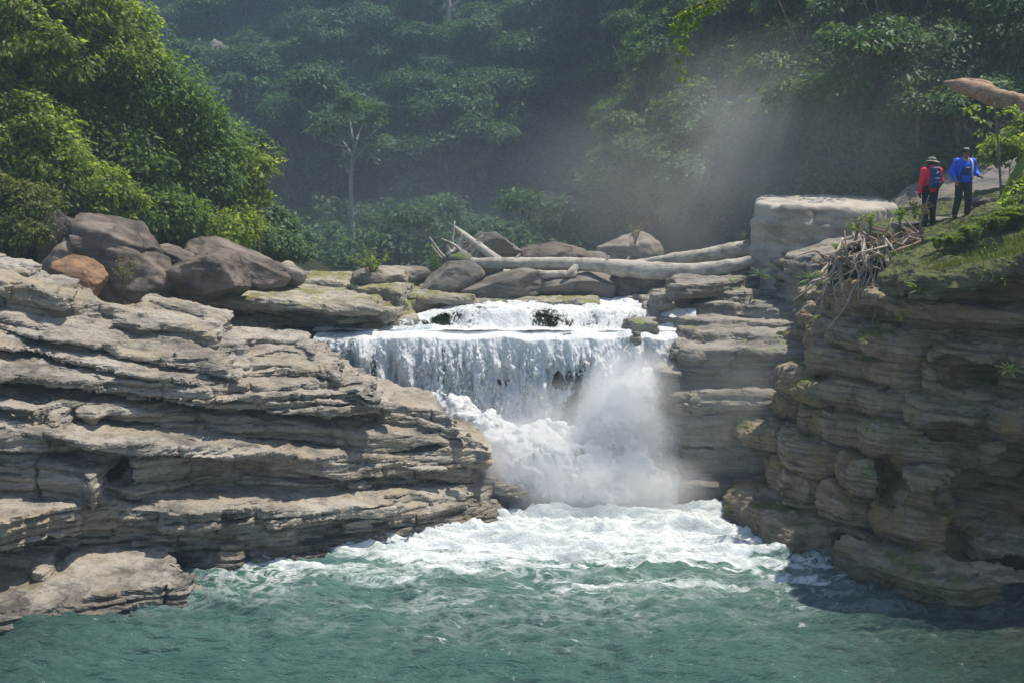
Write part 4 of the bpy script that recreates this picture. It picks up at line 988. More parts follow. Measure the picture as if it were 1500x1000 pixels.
for k, (px, py, D, a, b, lab) in enumerate([(1440, 295, 29.8, 22, 9, 'flat pale stone beside the blue jacket hiker'), (1450, 312, 29.2, 26, 10, 'flat grey stone at the foot of the thin sapling'), (1420, 318, 28.8, 22, 8, 'pale slab between the blue jacket hiker and the ferns'), (1374, 322, 29.2, 20, 8, 'flat stone under the boots of the red jacket hiker'), (1330, 330, 29.3, 24, 10, 'pale slab at the top of the root tangle')]):
    boulder('flat_stone', lab, px, py, D, a, b, BR_GREY, 70 + k, .9, 12, .06, dirs=[((0, 0, 1), .5)], sub=4, cat='stone')

# big flat-topped block
def block():
    D = 36.5
    pts = [(1106, 300), (1142, 304), (1210, 306), (1270, 304), (1312, 300)]; P = [at(x, 300, D + dy)[:2] for (x, _), dy in zip(pts, (1.4, .2, 0, .2, 1.0))]
    poly = [tuple(p) for p in P] + [(P[-1][0] + .9, D + 5.2), (P[0][0] + .9, D + 4.6)]
    xs0, xs1 = P[0][0] - .8, P[-1][0] + 1.4
    o = strata('flat_block', (xs0, xs1, D - 1, D + 6, 4.6, 8.9), (.07, .06), [dict(poly=poly, top=(7.42, -.02, .066), bot=(4.9, 0, 0), n=.08, blk=.05, cs=.5, r=.12, lam=.012, tn=.05),
         dict(poly=[(x * .995 + .0, y + .02) for x, y in poly], top=(7.15, -.02, .05), bot=(4.9, 0, 0), n=.1, blk=.06, cs=.4, r=.2, lam=.02)], (), 17, BR_PALE, disp=(.03, 1.1, 1.2), warp=.12, smooth=True)
    del o['kind']; tag(o, 'huge pale flat-topped block of rock standing in the mist', 'rock block')
block()

# ------------------------------------------------------------------ driftwood
DRIFT = wood_mat('bleached_driftwood', (.30, .275, .235), (.50, .465, .405), 1.0, .85, (1.0, 9, 9))
DRIFT_BR = wood_mat('brown_driftwood', (.22, .135, .09), (.42, .29, .20), 1.0, .8, (1.2, 9, 9))
def log(name, label, pts, rad, mat=DRIFT, n=70, seg=16, rough=.13, seed=0, parts=(), cat='log', base=None):
    P = np.array([at(*p) for p in pts]); b = P[0] if base is None else base
    root = empty(name, b, label, cat)
    mb = MB(); mb.add(*tube(P - b, rad, n, seg, rough, seed)); mb.obj('trunk', mat, root)
    for nm, q, rr in parts:
        Q = np.array([at(*p) for p in q]); m2 = MB(); m2.add(*tube(Q - b, rr, 14, 8, .1, seed + 1)); m2.obj(nm, mat, root)
    return root
log('driftwood_log', 'long bleached log lying across the boulders above the fall', [(690, 386, 39.6), (760, 386, 39.2), (850, 387, 38.8), (930, 395, 38.3), (1010, 398, 37.8), (1070, 390, 37.4), (1105, 380, 37.2)], [.19, .20, .22, .29, .28, .24, .14], seed=1,
    parts=[('branch_stub', [(846, 390, 38.75), (836, 398, 38.45), (826, 404, 38.3)], [.16, .12, .07]), ('branch_stub', [(888, 385, 38.5), (892, 375, 38.5)], [.09, .04]), ('branch_stub', [(918, 385, 38.5), (921, 376, 38.5)], [.08, .03]), ('branch_stub', [(756, 380, 39.2), (762, 372, 39.2)], [.08, .03])])
log('driftwood_log', 'second pale log rising behind the long bleached log to the flat block', [(925, 388, 39.6), (990, 380, 39.3), (1050, 372, 39.0), (1105, 363, 38.6), (1125, 362, 38.4)], [.14, .22, .26, .26, .12], seed=2)
log('driftwood_log', 'short broken log tucked under the long bleached log', [(738, 401, 39.0), (780, 402, 38.8), (845, 402, 38.5)], [.14, .15, .13], seed=3)
log('driftwood_branch', 'bare pale branch leaning up from the end of the long log', [(666, 334, 40.6), (690, 352, 40.3), (712, 368, 40.0), (732, 384, 39.6)], [.08, .13, .15, .16], seed=4, n=40, seg=10, cat='branch')
log('driftwood_log', 'thin pale log lying on the ledge below the root tangle', [(1150, 397, 34.8), (1190, 394, 34.2), (1232, 388, 33.6)], [.07, .09, .08], seed=5, n=30, seg=10)
log('driftwood_log', 'broken reddish trunk jutting in from the frame edge above the hikers', [(1382, 121, 31.0), (1405, 126, 30.8), (1440, 138, 30.5), (1480, 150, 30.2), (1540, 172, 30.0), (1600, 220, 29.6), (1660, 330, 29.4)], [.04, .17, .25, .24, .31, .36, .4], DRIFT_BR, seed=6, rough=.28, n=60,
    parts=[('branch_stub', [(1395, 122, 30.9), (1420, 120, 30.8), (1448, 125, 30.6), (1452, 134, 30.5)], [.07, .10, .10, .05])])
# root plate of the log jam
r = np.random.default_rng(9); b = at(672, 385, 40.2); root = empty('root_plate', b, 'tangled grey root plate at the end of the long log', 'roots'); mb = MB()
for k in range(16):
    a = r.uniform(.2, 2.9); L_ = r.uniform(.5, 1.25); d = np.array([-math.cos(a) * .9, r.uniform(-.4, .4), math.sin(a)])
    mb.add(*tube([r.normal(size=3) * .2, d * L_ * .5 + r.normal(size=3) * .1, d * L_ + r.normal(size=3) * .15], [.10, .06, .02], 10, 6, .1, k))
mb.obj('root', DRIFT, root); V, F = rock_mesh(91, (.6, .5, .55), 10, .1, 4); obj('soil', V, F, BR_GREY, root)

# ------------------------------------------------------------------ root tangle over the cliff edge
ROOT = wood_mat('bleached_roots', (.30, .25, .20), (.50, .44, .37), 2, .85, (3, 3, 3))
ROOT_R = wood_mat('reddish_roots', (.28, .18, .13), (.42, .30, .23), 2, .85, (3, 3, 3))
def root_tangle():
    r = np.random.default_rng(19); b = at(1290, 375, 28.6); root = empty('root_tangle', b, 'tangle of bare pale roots spilling over the dark cliff edge', 'roots')
    P = lambda x, y, d=0: at(x, y, 28.4 + d) - b
    V, F = rock_mesh(95, (1.35, 1.0, .62), 14, .14, 5); V += P(1295, 385, .6); obj('soil', V, F, SOIL, root)
    V, F = rock_mesh(96, (.75, .7, .5), 12, .14, 5); V += P(1255, 395, .4); obj('soil', V, F, SOIL, root)
    for k in range(46):                                  # long hanging roots
        x0 = r.uniform(1215, 1345); y0 = r.uniform(345, 385) ; L_ = r.uniform(40, 115) * (1 if r.random() < .6 else .5)
        drift = r.normal() * 28 - 8; n = 5; mb = MB()
        pts = [P(x0 + drift * t + r.normal() * 5, y0 + L_ * t ** 1.2 + r.normal() * 3, -.45 - .5 * math.sin(t * 2.4) + r.normal() * .06) for t in np.linspace(0, 1, n)]
        r0 = r.uniform(.018, .045); mb.add(*tube(pts, np.linspace(r0, r0 * .35, n), 22, 6, .15, k))
        if r.random() < .7:
            m = pts[2]; e = m + np.array([r.normal() * .35, r.normal() * .1, -r.uniform(.1, .5)]); mb.add(*tube([m, (m + e) / 2 + r.normal(size=3) * .06, e], [r0 * .6, r0 * .45, r0 * .2], 10, 5))
        mb.obj('root', ROOT, root)
    for k in range(44):                                  # twiggy upper roots and stems
        x0 = r.uniform(1205, 1350); y0 = 388 - (x0 - 1205) * .28 + r.normal() * 8; a = r.uniform(-.4, 3.5); L_ = r.uniform(.35, 1.0); mb = MB()
        p0 = P(x0, y0, r.uniform(-.7, .1)); d = np.array([math.cos(a), r.uniform(-.6, .1), .8 * math.sin(a)])
        mb.add(*tube([p0, p0 + d * L_ * .45 + r.normal(size=3) * .1, p0 + d * L_ + r.normal(size=3) * .12], [.035, .024, .010], 12, 6, .12, k)); mb.obj('root', ROOT_R if k % 3 else ROOT, root)
    for pts, r0 in (([(1200, 372), (1222, 378), (1250, 376), (1275, 368)], .05), ([(1232, 380), (1250, 392), (1262, 384), (1290, 372)], .05), ([(1300, 372), (1335, 360), (1362, 352), (1370, 366)], .06), ([(1330, 372), (1350, 362), (1370, 366)], .045)):
        mb = MB(); mb.add(*tube([P(x, y, -.8) for x, y in pts], np.linspace(r0 * .5, r0, len(pts)), 24, 8, .2)); mb.obj('root', ROOT_R, root)
root_tangle()

# ------------------------------------------------------------------ small plants
STEM = plain_mat('green_stem', (.10, .13, .04), .7, .3)
def plant(name, label, c, h, w, nst, per, leaf, mat, seed, asp=.5, cat='plant', group=None, stem=.006, droop=.3, stemmat=None, top=.35):
    r = np.random.default_rng(seed); root = empty(name, c, label, cat, group); mb = MB(); LP, LN, LA, LL = [], [], [], []
    for k in range(nst):
        a = r.uniform(0, 6.28); q = r.uniform(.15, 1) * w; hh = h * r.uniform(.6, 1.1)
        pts = np.array([[0, 0, -.05], [q * .35 * math.cos(a), q * .35 * math.sin(a), hh * .55], [q * math.cos(a), q * math.sin(a), hh]]) + r.normal(size=(3, 3)) * .02 * h
        mb.add(*tube(pts, [stem, stem * .8, stem * .4], 8, 5)); S = spline(pts, 14)
        for _ in range(per):
            t = r.uniform(top, 1); p = S[int(t * 13)]; LP.append(p + r.normal(size=3) * leaf * .3); LN.append(np.array([0, 0, 1]) + r.normal(size=3) * .5); an = r.uniform(0, 6.28); LA.append(np.array([math.cos(an), math.sin(an), -droop + r.normal() * .3])); LL.append(leaf * r.uniform(.6, 1.25))
    mb.obj('stem', stemmat or STEM, root); LL = np.array(LL); V, F = leaves(np.array(LP), np.array(LN), np.array(LA), LL, LL * asp); obj('foliage', V, F, mat, root, smooth=False); return root
plant('shrub', 'yellow green young shrub on the pinkish boulder above the fall', at(545, 405, 38.5), 1.05, .85, 13, 22, .12, LEAF_LIME, 1, cat='shrub', stem=.014, stemmat=BARK)
plant('shrub', 'sparse dry shrub in front of the largest dark boulder', at(182, 425, 32.0), .95, .75, 16, 16, .085, LEAF_DRY, 2, cat='shrub', stem=.008, stemmat=BARK)
plant('shrub', 'low green tuft beside the root plate of the logs', at(640, 395, 40.5), .5, .7, 12, 18, .10, LEAF_SLOPE, 3, cat='shrub')
plant('shrub', 'dry twiggy shrub on the hazy tan boulder', at(930, 356, 46), .9, .8, 12, 8, .12, LEAF_DRY, 4, cat='shrub', stem=.012, stemmat=BARK)
plant('shrub', 'small bush in a shaded hollow of the pale bank at the frame edge', at(12, 655, 25.2), .35, .5, 12, 18, .10, LEAF_DEEP, 5, cat='shrub')
plant('small_plant', 'tiny yellowing plant growing in the cavity of the pale bank', at(104, 622, 25.7), .32, .12, 5, 7, .07, LEAF_LIME, 6, cat='plant')
plant('small_plant', 'weedy plant hanging by a cleft low on the pale bank', at(60, 780, 25.0), .4, .2, 6, 9, .07, LEAF_DRY, 7, cat='plant')
for k, (x, y, D, h, lab) in enumerate([(1255, 348, 27.6, .5, 'yellow green sprig at the near end of the root tangle'), (1275, 338, 28.0, .5, 'leafy sprig standing in the middle of the root tangle'), (1318, 332, 28.3, .62, 'bright sprig under the flat block at the top of the root tangle'), (1350, 330, 28.2, .55, 'dry grey sprig in front of the red jacket hiker'), (1228, 368, 28.0, .22, 'tiny green sprig at the low tip of the root tangle'), (1340, 318, 28.6, .55, 'pale thin sprig beside the red jacket hiker')]):
    plant('sprig', lab, at(x, y, D), h, .32, 9, 12, .085, LEAF_DRY if k in (3, 5) else LEAF_LIME, 20 + k, cat='plant')
def rosette(label, c, n, L_, mat, seed, name='spiky_plant'):
    r = np.random.default_rng(seed); root = empty(name, c, label, 'plant'); LP, LN, LA, LL = [], [], [], []
    for k in range(n):
        a = r.uniform(0, 6.28); e = r.uniform(-.5, .9); A = np.array([math.cos(a), math.sin(a), e]); LP.append(A * .03); LA.append(A); LN.append(np.array([-math.cos(a) * e, -math.sin(a) * e, 1.0])); LL.append(L_ * r.uniform(.6, 1.1))
    LL = np.array(LL); V, F = leaves(np.array(LP), np.array(LN), np.array(LA), LL, LL * .13, .1); obj('foliage', V, F, mat, root, smooth=False)
    mb = MB(); mb.add(*tube([(0, .06, -.1), (0, .02, 0), (0, 0, .05)], [.03, .03, .02], 5, 6)); mb.obj('stem', STEM, root)
rosette('spiky pale green plant on the ledge below the root tangle', at(1188, 408, 29.5), 26, .5, LEAF_SLOPE, 1)
rosette('spiky green plant on top of the second pale log', at(1100, 352, 38.4), 22, .5, LEAF_SLOPE, 2)
rosette('small spiky plant in the dark hollow of the cliff at the frame edge', at(1478, 540, 22.4), 18, .3, LEAF_SLOPE, 3)
rosette('leafy tuft under the mossy overhang of the cliff', at(1348, 424, 23.6), 22, .3, LEAF_MID, 4)
rosette('bright green tuft on a small shelf of the dark cliff', at(1322, 462, 24.6), 26, .26, LEAF_LIME, 5)
rosette('grassy green tuft sprouting from the ledges beside the fall', at(1112, 402, 35.8), 24, .42, LEAF_SLOPE, 6)
# ferns on the mossy cap
def fern(c, h, seed):
    r = np.random.default_rng(seed); root = empty('fern', c, 'soft green fern on the mossy cliff top in front of the hikers', 'fern', 'ferns on the mossy cliff top'); mb = MB(); LP, LN, LA, LL = [], [], [], []
    for k in range(11):
        a = r.uniform(0, 6.28); q = h * r.uniform(.5, .95); S = spline(np.array([(0, 0, 0), (q * .4 * math.cos(a), q * .4 * math.sin(a), h * .75), (q * math.cos(a), q * math.sin(a), h * r.uniform(.5, .8))]), 16)
        mb.add(*tube(S[[0, 5, 10, 15]], [.006, .005, .004, .002], 10, 4)); T = np.gradient(S, axis=0)
        for i in range(2, 16):
            T_ = T[i] / np.linalg.norm(T[i]); sd_ = np.cross(T_, [0, 0, 1]); sd_ /= np.linalg.norm(sd_) + 1e-6; w = h * .34 * math.sin(math.pi * (i / 16) ** .7) + .02
            for s_ in (-1, 1): LP.append(S[i]); LA.append(sd_ * s_ + T_ * .4); LN.append(np.cross(sd_, T_) * -1 + r.normal(size=3) * .2); LL.append(w)
    mb.obj('stem', STEM, root); LL = np.array(LL); V, F = leaves(np.array(LP), np.array(LN), np.array(LA), LL, LL * .32, .05); V = np.asarray(V); obj('foliage', V, F, FERN, root, smooth=False); return root
r = np.random.default_rng(44); FE = [fern((0, 0, 0), .5, 200 + i) for i in range(3)]; used = 0
for k in range(34):
    x = r.uniform(1372, 1515); y = 362 - (x - 1372) * .2 - r.uniform(2, 30) * (.4 + (x - 1372) / 150); D = r.uniform(24.4, 26.8); c = at(x, y + 10, D); s = r.uniform(.45, .75) + .5 * max(0, x - 1445) / 70
    c[2] = min(c[2], 4.35 + .30 * c[0] + .02)
    if used < 3: o = FE[used]; o.location = c; o.scale = (s, s, s); used += 1
    else: copy_tree(FE[k % 3], c, r.uniform(0, 6.28), s)
# grass and moss fringe over the cap, uncountable
r = np.random.default_rng(45); n = 9000; P = []
X = r.uniform(8.6, 13.5, n); Y = 22.7 + r.uniform(0, 1, n) ** 1.6 * 5.0 + np.maximum(0, 10 - X) * .75; Z = 4.15 + .30 * X + .03 + .16 * (X > 9.9) * (Y > 24.8)
A = np.stack([r.normal(size=n) * .5, r.normal(size=n) * .5 - .25, np.ones(n)], 1); N = np.stack([r.normal(size=n), r.normal(size=n) - .6, r.uniform(0, .5, n)], 1); LL = r.uniform(.05, .15, n) * (1 + .6 * (X > 10.2))
V, F = leaves(np.stack([X, Y, Z], 1), N, A, LL, LL * .12, .02)
o = obj('grass', V, F, GRASS, smooth=False); o['kind'] = 'stuff'; tag(o, 'short grass and moss on the cliff top', 'grass')
# sapling and big leaves at the frame edge
def edge_sapling():
    b = at(1468, 305, 28.0); root = empty('sapling', b, 'thin leafy sapling standing beside the blue jacket hiker', 'sapling'); P = lambda x, y, d=0: at(x, y, 28 + d) - b; mb = MB()
    mb.add(*tube([P(1468, 310), P(1464, 240), P(1460, 185), P(1456, 150)], [.035, .028, .02, .012], 18, 6)); 
    r = np.random.default_rng(8); tips = [(1440, 180), (1480, 205), (1500, 190), (1430, 160), (1478, 165), (1452, 138), (1495, 170), (1425, 190)]
    for x, y in tips: mb.add(*tube([P(1460, (y + 195) / 2 + 6), P((x + 1460) / 2, (y + 195) / 2 - 3), P(x, y)], [.012, .008, .004], 8, 5))
    mb.obj('trunk', BARK, root)
    V, F = crown_np(r, [(*P(x, y, r.uniform(-.3, .3)), .24, .24, .12) for x, y in tips], 22, 10, .13, .11, low=-.6); obj('crown', V, F, LEAF_SUN, root, smooth=False)
edge_sapling()
def big_leaf(label, pts, w, mat, D):
    b = at(pts[0][0], pts[0][1], D); root = empty('broad_leaf_plant', b, label, 'plant'); S = spline(np.array([at(x, y, D + dd) for x, y, dd in pts]) - b, 18); T = np.gradient(S, axis=0); nv = 7
    uu = np.linspace(-1, 1, nv); V = []
    for i in range(18):
        t = T[i] / np.linalg.norm(T[i]); sd_ = np.cross(t, [0.2, -1, .35]); sd_ /= np.linalg.norm(sd_); wd_ = w * math.sin(math.pi * min(1, (i + .6) / 18) ** .8)
        for u in uu: V.append(S[i] + sd_ * u * wd_ + np.array([0, -.12, .05]) * abs(u) * wd_ * 2 + .01 * math.sin(i * 2.2) * abs(u))
    o = obj('leaf_blade', V, gridquads(18, nv), mat, root); mb = MB(); mb.add(*tube(S[[0, 6, 12, 17]] + np.array([0, -.01, 0]), [.02, .014, .01, .004], 14, 5)); mb.obj('midrib', STEM, root)
big_leaf('broad drooping leaf behind the thin sapling at the frame edge', [(1518, 225, 0), (1500, 240, -.1), (1480, 268, -.2), (1462, 300, -.2)], .12, LEAF_MID, 27.4)
big_leaf('second broad leaf low against the frame edge above the ferns', [(1530, 250, 0), (1512, 262, -.1), (1490, 285, -.2), (1474, 312, -.2)], .22, LEAF_DEEP, 27.0)
for i, (lab, B, m, lf) in enumerate([('light green bush at the frame edge above the hikers', [bl(1490, 215, 32, 40, 26), bl(1520, 180, 32, 30, 30)], LEAF_SUN, .16), ('yellow green bush beside the ferns at the frame edge', [bl(1505, 300, 26.5, 28, 20), bl(1530, 270, 26.5, 24, 24)], LEAF_SUN, .12)]):
    placed_tree('bush', lab, 'bush', B, m, lf, seed=90 + i, cr=.26, per=40, trunk=.04)
# hanging vines from the moss cap
r = np.random.default_rng(46)
for k, (x, y0, y1, lab) in enumerate([(1440, 352, 412, 'thin vine hanging from the mossy overhang, nearest the root tangle'), (1456, 350, 410, 'thin vine with small leaves in the middle of the mossy overhang'), (1472, 348, 420, 'longest thin vine on the mossy overhang at the frame edge')]):
    b = at(x, y0, 22.7); root = empty('vine', b, lab, 'vine'); S = [at(x + r.normal() * 2, y, 22.7) - b for y in np.linspace(y0, y1, 6)]; mb = MB(); mb.add(*tube(S, np.linspace(.008, .004, 6), 20, 5)); mb.obj('stem', STEM, root)
    SS = spline(np.array(S), 26); V, F = leaves(SS, r.normal(size=(26, 3)) + [0, -1, .4], r.normal(size=(26, 3)) - [0, 0, .6], np.full(26, .07), np.full(26, .035)); obj('foliage', V, F, LEAF_MID, root, smooth=False)
# pale rock scar on the far slope
boulder('rock_outcrop', 'bare pinkish rock outcrop showing through the far forest', 312, 98, 87, 24, 44, BR_GREY, 99, .8, 14, .12, tilt=.35, sub=5, cat='outcrop')
# ------------------------------------------------------------------ people
def sdf_body(caps, cell=.011, k=.025, ell=()):
    """one continuous surface from tapered limbs (a, b, ra, rb[, k])"""
    A = np.array([c[0] for c in caps] + [c[1] for c in caps] + [e[0] for e in ell], float); R = max(max(c[2], c[3]) for c in caps) + .03
    for e in ell: R = max(R, max(e[1]) + .02)
    lo, hi = A.min(0) - R, A.max(0) + R
    ax = [np.arange(lo[i], hi[i], cell).astype(np.float32) for i in range(3)]
    Fd = np.full([len(a) for a in ax], -.2, np.float32)
    def put(bb0, bb1, fn, kk):
        sl = [slice(max(0, int((bb0[i] - lo[i]) / cell)), int((bb1[i] - lo[i]) / cell) + 2) for i in range(3)]
        X, Y, Z = np.meshgrid(*[ax[i][sl[i]] for i in range(3)], indexing='ij')
        d = fn(X, Y, Z); s = Fd[tuple(sl)]; h = np.clip(.5 + .5 * (d - s) / kk, 0, 1); s[...] = s * (1 - h) + d * h + kk * h * (1 - h)
    for c in caps:
        a, b = np.array(c[0], float), np.array(c[1], float); ra, rb = c[2], c[3]; kk = c[4] if len(c) > 4 else k
        def fn(X, Y, Z):
            e = b - a; L2 = max(e @ e, 1e-9); t = np.clip(((X - a[0]) * e[0] + (Y - a[1]) * e[1] + (Z - a[2]) * e[2]) / L2, 0, 1)
            return (ra + (rb - ra) * t) - np.sqrt((X - a[0] - t * e[0]) ** 2 + (Y - a[1] - t * e[1]) ** 2 + (Z - a[2] - t * e[2]) ** 2)
        m = max(ra, rb) + .07; put(np.minimum(a, b) - m, np.maximum(a, b) + m, fn, kk)
    for e in ell:
        c, r3 = np.array(e[0], float), np.array(e[1], float); kk = e[2] if len(e) > 2 else k
        def fn(X, Y, Z):
            q = np.sqrt(((X - c[0]) / r3[0]) ** 2 + ((Y - c[1]) / r3[1]) ** 2 + ((Z - c[2]) / r3[2]) ** 2); return ((1 - q) * r3.min()).astype(np.float32)
        put(c - r3 - .07, c + r3 + .07, fn, kk)
    return surface_nets(Fd, lo, cell, cell, cell)

def hand_caps(w, d, side, curl, up):
    """palm, four unequal fingers with knuckle bends, thumb from the side of the palm. w wrist, d hand direction, side thumb direction, up back of hand"""
    w, d, side, up = [np.array(v, float) for v in (w, d, side, up)]; d /= np.linalg.norm(d); side -= d * side.dot(d); side /= np.linalg.norm(side); up = np.cross(d, side) * (1 if np.cross(d, side).dot(up) >= 0 else -1)
    C = [(w, w + d * .045, .026, .030), (w + d * .04 + side * .018, w + d * .085 + side * .02, .020, .016), (w + d * .04 - side * .018, w + d * .08 - side * .022, .020, .015)]
    for i, (o, L) in enumerate(((.030, .070), (.010, .080), (-.010, .074), (-.029, .058))):
        p0 = w + d * .085 + side * o; c1 = curl * .6; d1 = d * math.cos(c1) - up * math.sin(c1); p1 = p0 + d1 * L * .45; c2 = curl * 1.5; d2 = d * math.cos(c2) - up * math.sin(c2); p2 = p1 + d2 * L * .32; c3 = curl * 2.2; d3 = d * math.cos(c3) - up * math.sin(c3); p3 = p2 + d3 * L * .25
        C += [(p0, p1, .0105, .0095, .006), (p1, p2, .0095, .0088, .006), (p2, p3, .0088, .0072, .006)]
    t0 = w + d * .028 + side * .026; t1 = t0 + (d * .6 + side * .75 - up * .25) * .045; t2 = t1 + (d * .95 + side * .2 - up * .3) * .034
    C += [(t0, t1, .013, .011, .008), (t1, t2, .011, .0085, .006)]
    return C

SKIN = plain_mat('tanned_skin', (.25, .135, .085), .55, .12, 9); HAIRM = plain_mat('black_hair', (.012, .010, .010), .5, .2, 40)
RED = plain_mat('red_jacket_cloth', (.78, .02, .05), .6, .12, 12, .3, .4, .02); BLUE = plain_mat('blue_jacket_cloth', (.015, .10, .68), .6, .14, 12, .3, .4, .02)
NAVY = plain_mat('navy_pack_cloth', (.012, .045, .14), .6, .2, 20); TROUS_B = plain_mat('black_trouser_cloth', (.012, .012, .014), .8, .2, 20); TROUS_N = plain_mat('charcoal_trouser_cloth', (.022, .024, .032), .8, .2, 20)
HATM = plain_mat('olive_hat_cloth', (.20, .20, .16), .85, .25, 14); CAPM = plain_mat('dark_cap_cloth', (.02, .02, .024), .7, .15, 30); GREYM = plain_mat('pale_grey_cloth', (.55, .56, .56), .7, .1, 20); YEL = plain_mat('yellow_cloth', (.62, .42, .02), .7, .1, 20)
SHOE = plain_mat('dark_boot_leather', (.03, .026, .022), .6, .2, 20); GLOVE = plain_mat('dark_glove', (.03, .03, .035), .7, .2, 20); ORANGE = plain_mat('orange_highlight', (.75, .22, .03), .6, .1, 20); POLE = plain_mat('grey_pole_metal', (.35, .35, .34), .4, .1, 30)
EYE = plain_mat('dark_eye', (.015, .012, .01), .2, .05); WHITE = plain_mat('white_highlight', (.78, .78, .76), .6, .05)

def face_parts(hc, f, rt, r=.098):
    """caps and ellipsoids of a head looking along f (rt = its right hand side as seen from behind = +)"""
    hc, f, rt = np.array(hc, float), np.array(f, float), np.array(rt, float); up = np.array([0, 0, 1.0])
    E = [(hc + up * .018 - f * .012, (.076 + .012 * abs(f[0]), .076 + .012 * abs(f[1]) + .004, .098), .03), (hc + f * .018 - up * .045, (.058, .058, .062), .03)]
    C = [(hc + f * .082 + up * .008, hc + f * .102 - up * .026, .009, .014, .012),                                       # nose
         (hc + f * .084 + up * .022 - rt * .03, hc + f * .084 + up * .022 + rt * .03, .010, .010, .02),                  # brow
         (hc + f * .078 - up * .058 - rt * .016, hc + f * .078 - up * .058 + rt * .016, .008, .008, .008), (hc + f * .075 - up * .066 - rt * .013, hc + f * .075 - up * .066 + rt * .013, .008, .008, .006),   # lips
         (hc + f * .066 - up * .092, hc + f * .062 - up * .096, .018, .018, .02)]                                        # chin
    for s in (-1, 1): C.append((hc + rt * s * .080 + up * .012, hc + rt * s * .083 - up * .022, .013, .009, .008))      # ears
    return C, E

def person(label, loc, rotz, J, mats, face, extra):
    root = empty('person', loc, label, 'person'); root.rotation_euler = (0, 0, rotz)
    hc, f, rt = J['head'], np.array(face[0]), np.array(face[1]); C, E = face_parts(hc, f, rt)
    nk, ch, pv = np.array(J['neck']), np.array(J['chest']), np.array(J['pelvis'])
    C += [(nk, np.array(hc) - np.array([0, 0, .06]), .058, .054), (nk, ch, .075, .11), (ch, pv, .125, .12), (ch + [.07, 0, .03], pv + [.05, 0, .05], .10, .10), (ch - [.07, 0, -.03], pv - [.05, 0, -.05], .10, .10)]
    JK = [(nk - [0, 0, .01], ch, .085, .13), (ch, pv + [0, 0, .06], .148, .142), (ch + [.085, 0, .04], pv + [.065, 0, .0], .115, .118), (ch + [-.085, 0, .04], pv + [-.065, 0, .0], .115, .118), (nk - [0, 0, .035], nk + [0, 0, .03], .078, .070, .01)]
    TR = [(pv + [-.07, 0, .05], pv + [.07, 0, .05], .125, .125)]
    SH = []
    for s, k in ((-1, 'l'), (1, 'r')):
        sh, el, wr = [np.array(J[q + k]) for q in ('sh', 'el', 'wr')]; hp, kn, an = [np.array(J[q + k]) for q in ('hp', 'kn', 'an')]; toe = np.array(J['to' + k])
        C += [(ch + [s * .05, 0, .12], sh, .06, .055), (sh, el, .052, .042), (el, wr, .041, .028)] + hand_caps(wr, J['hd' + k], J['hs' + k], J.get('cu' + k, .35), J['hu' + k])
        C += [(hp, kn, .085, .055), (kn, kn * .55 + an * .45 + [0, .012, 0], .055, .056), (kn * .55 + an * .45 + [0, .012, 0], an, .056, .038), (an, an + (toe - an) * .9 + [0, 0, -.02], .042, .035)]
        JK += [(ch + [s * .06, 0, .12], sh, .075, .078), (sh, el, .076, .064), (el, wr - (wr - el) * .06, .064, .046)]
        TR += [(hp, kn, .108, .082), (kn, an + [0, 0, .05], .082, .068)]
        SH += [(an + [0, 0, .07], an + [0, 0, -.03], .055, .05, .03), (an + [0, .03, -.045], toe + [0, 0, -.005], .045, .043, .03)]
    V, Q = sdf_body(C, .0075, .02, E); obj('body', V, Q, mats['skin'], root)
    nz = lambda V, a, fq, sd: V + vnormals(V, Q)[:, :] * (a * fbm(V[:, 0] * fq, V[:, 1] * fq, V[:, 2] * fq * .6, sd, 3, .5, ridged=True))[:, None]
    V, Q = sdf_body(JK, .011, .045); V = V[:] ; V = nz(V, .007, 9, 3); obj('jacket', V, Q, mats['jacket'], root)
    V, Q = sdf_body(TR, .011, .04); V = nz(V, .006, 9, 5); obj('trousers', V, Q, mats['trousers'], root)
    V, Q = sdf_body(SH, .011, .02); obj('boots', V, Q, mats['boots'], root)
    for s in (-1, 1):
        m = MB(); c = np.array(hc) + f * .083 + rt * s * .031 + np.array([0, 0, .006]); m.add(*tube([c - rt * .011, c, c + rt * .011], [.004, .009, .004], 8, 8)); m.obj('eye', EYE, root)
    extra(root, np.array(hc), f, rt)
    return root

def lathe(profile, n=28, sq=1.0):
    th = np.arange(n) * 2 * math.pi / n; V = np.array([[r_ * math.cos(a), r_ * math.sin(a) * sq, z] for r_, z in profile for a in th]); m = len(profile)
    i = np.arange(m * n).reshape(m, n); j = np.roll(i, -1, 1); return V, np.stack([i[:-1], j[:-1], j[1:], i[1:]], -1).reshape(-1, 4)

def gz_px(px, py, D): return at(px, py, D)
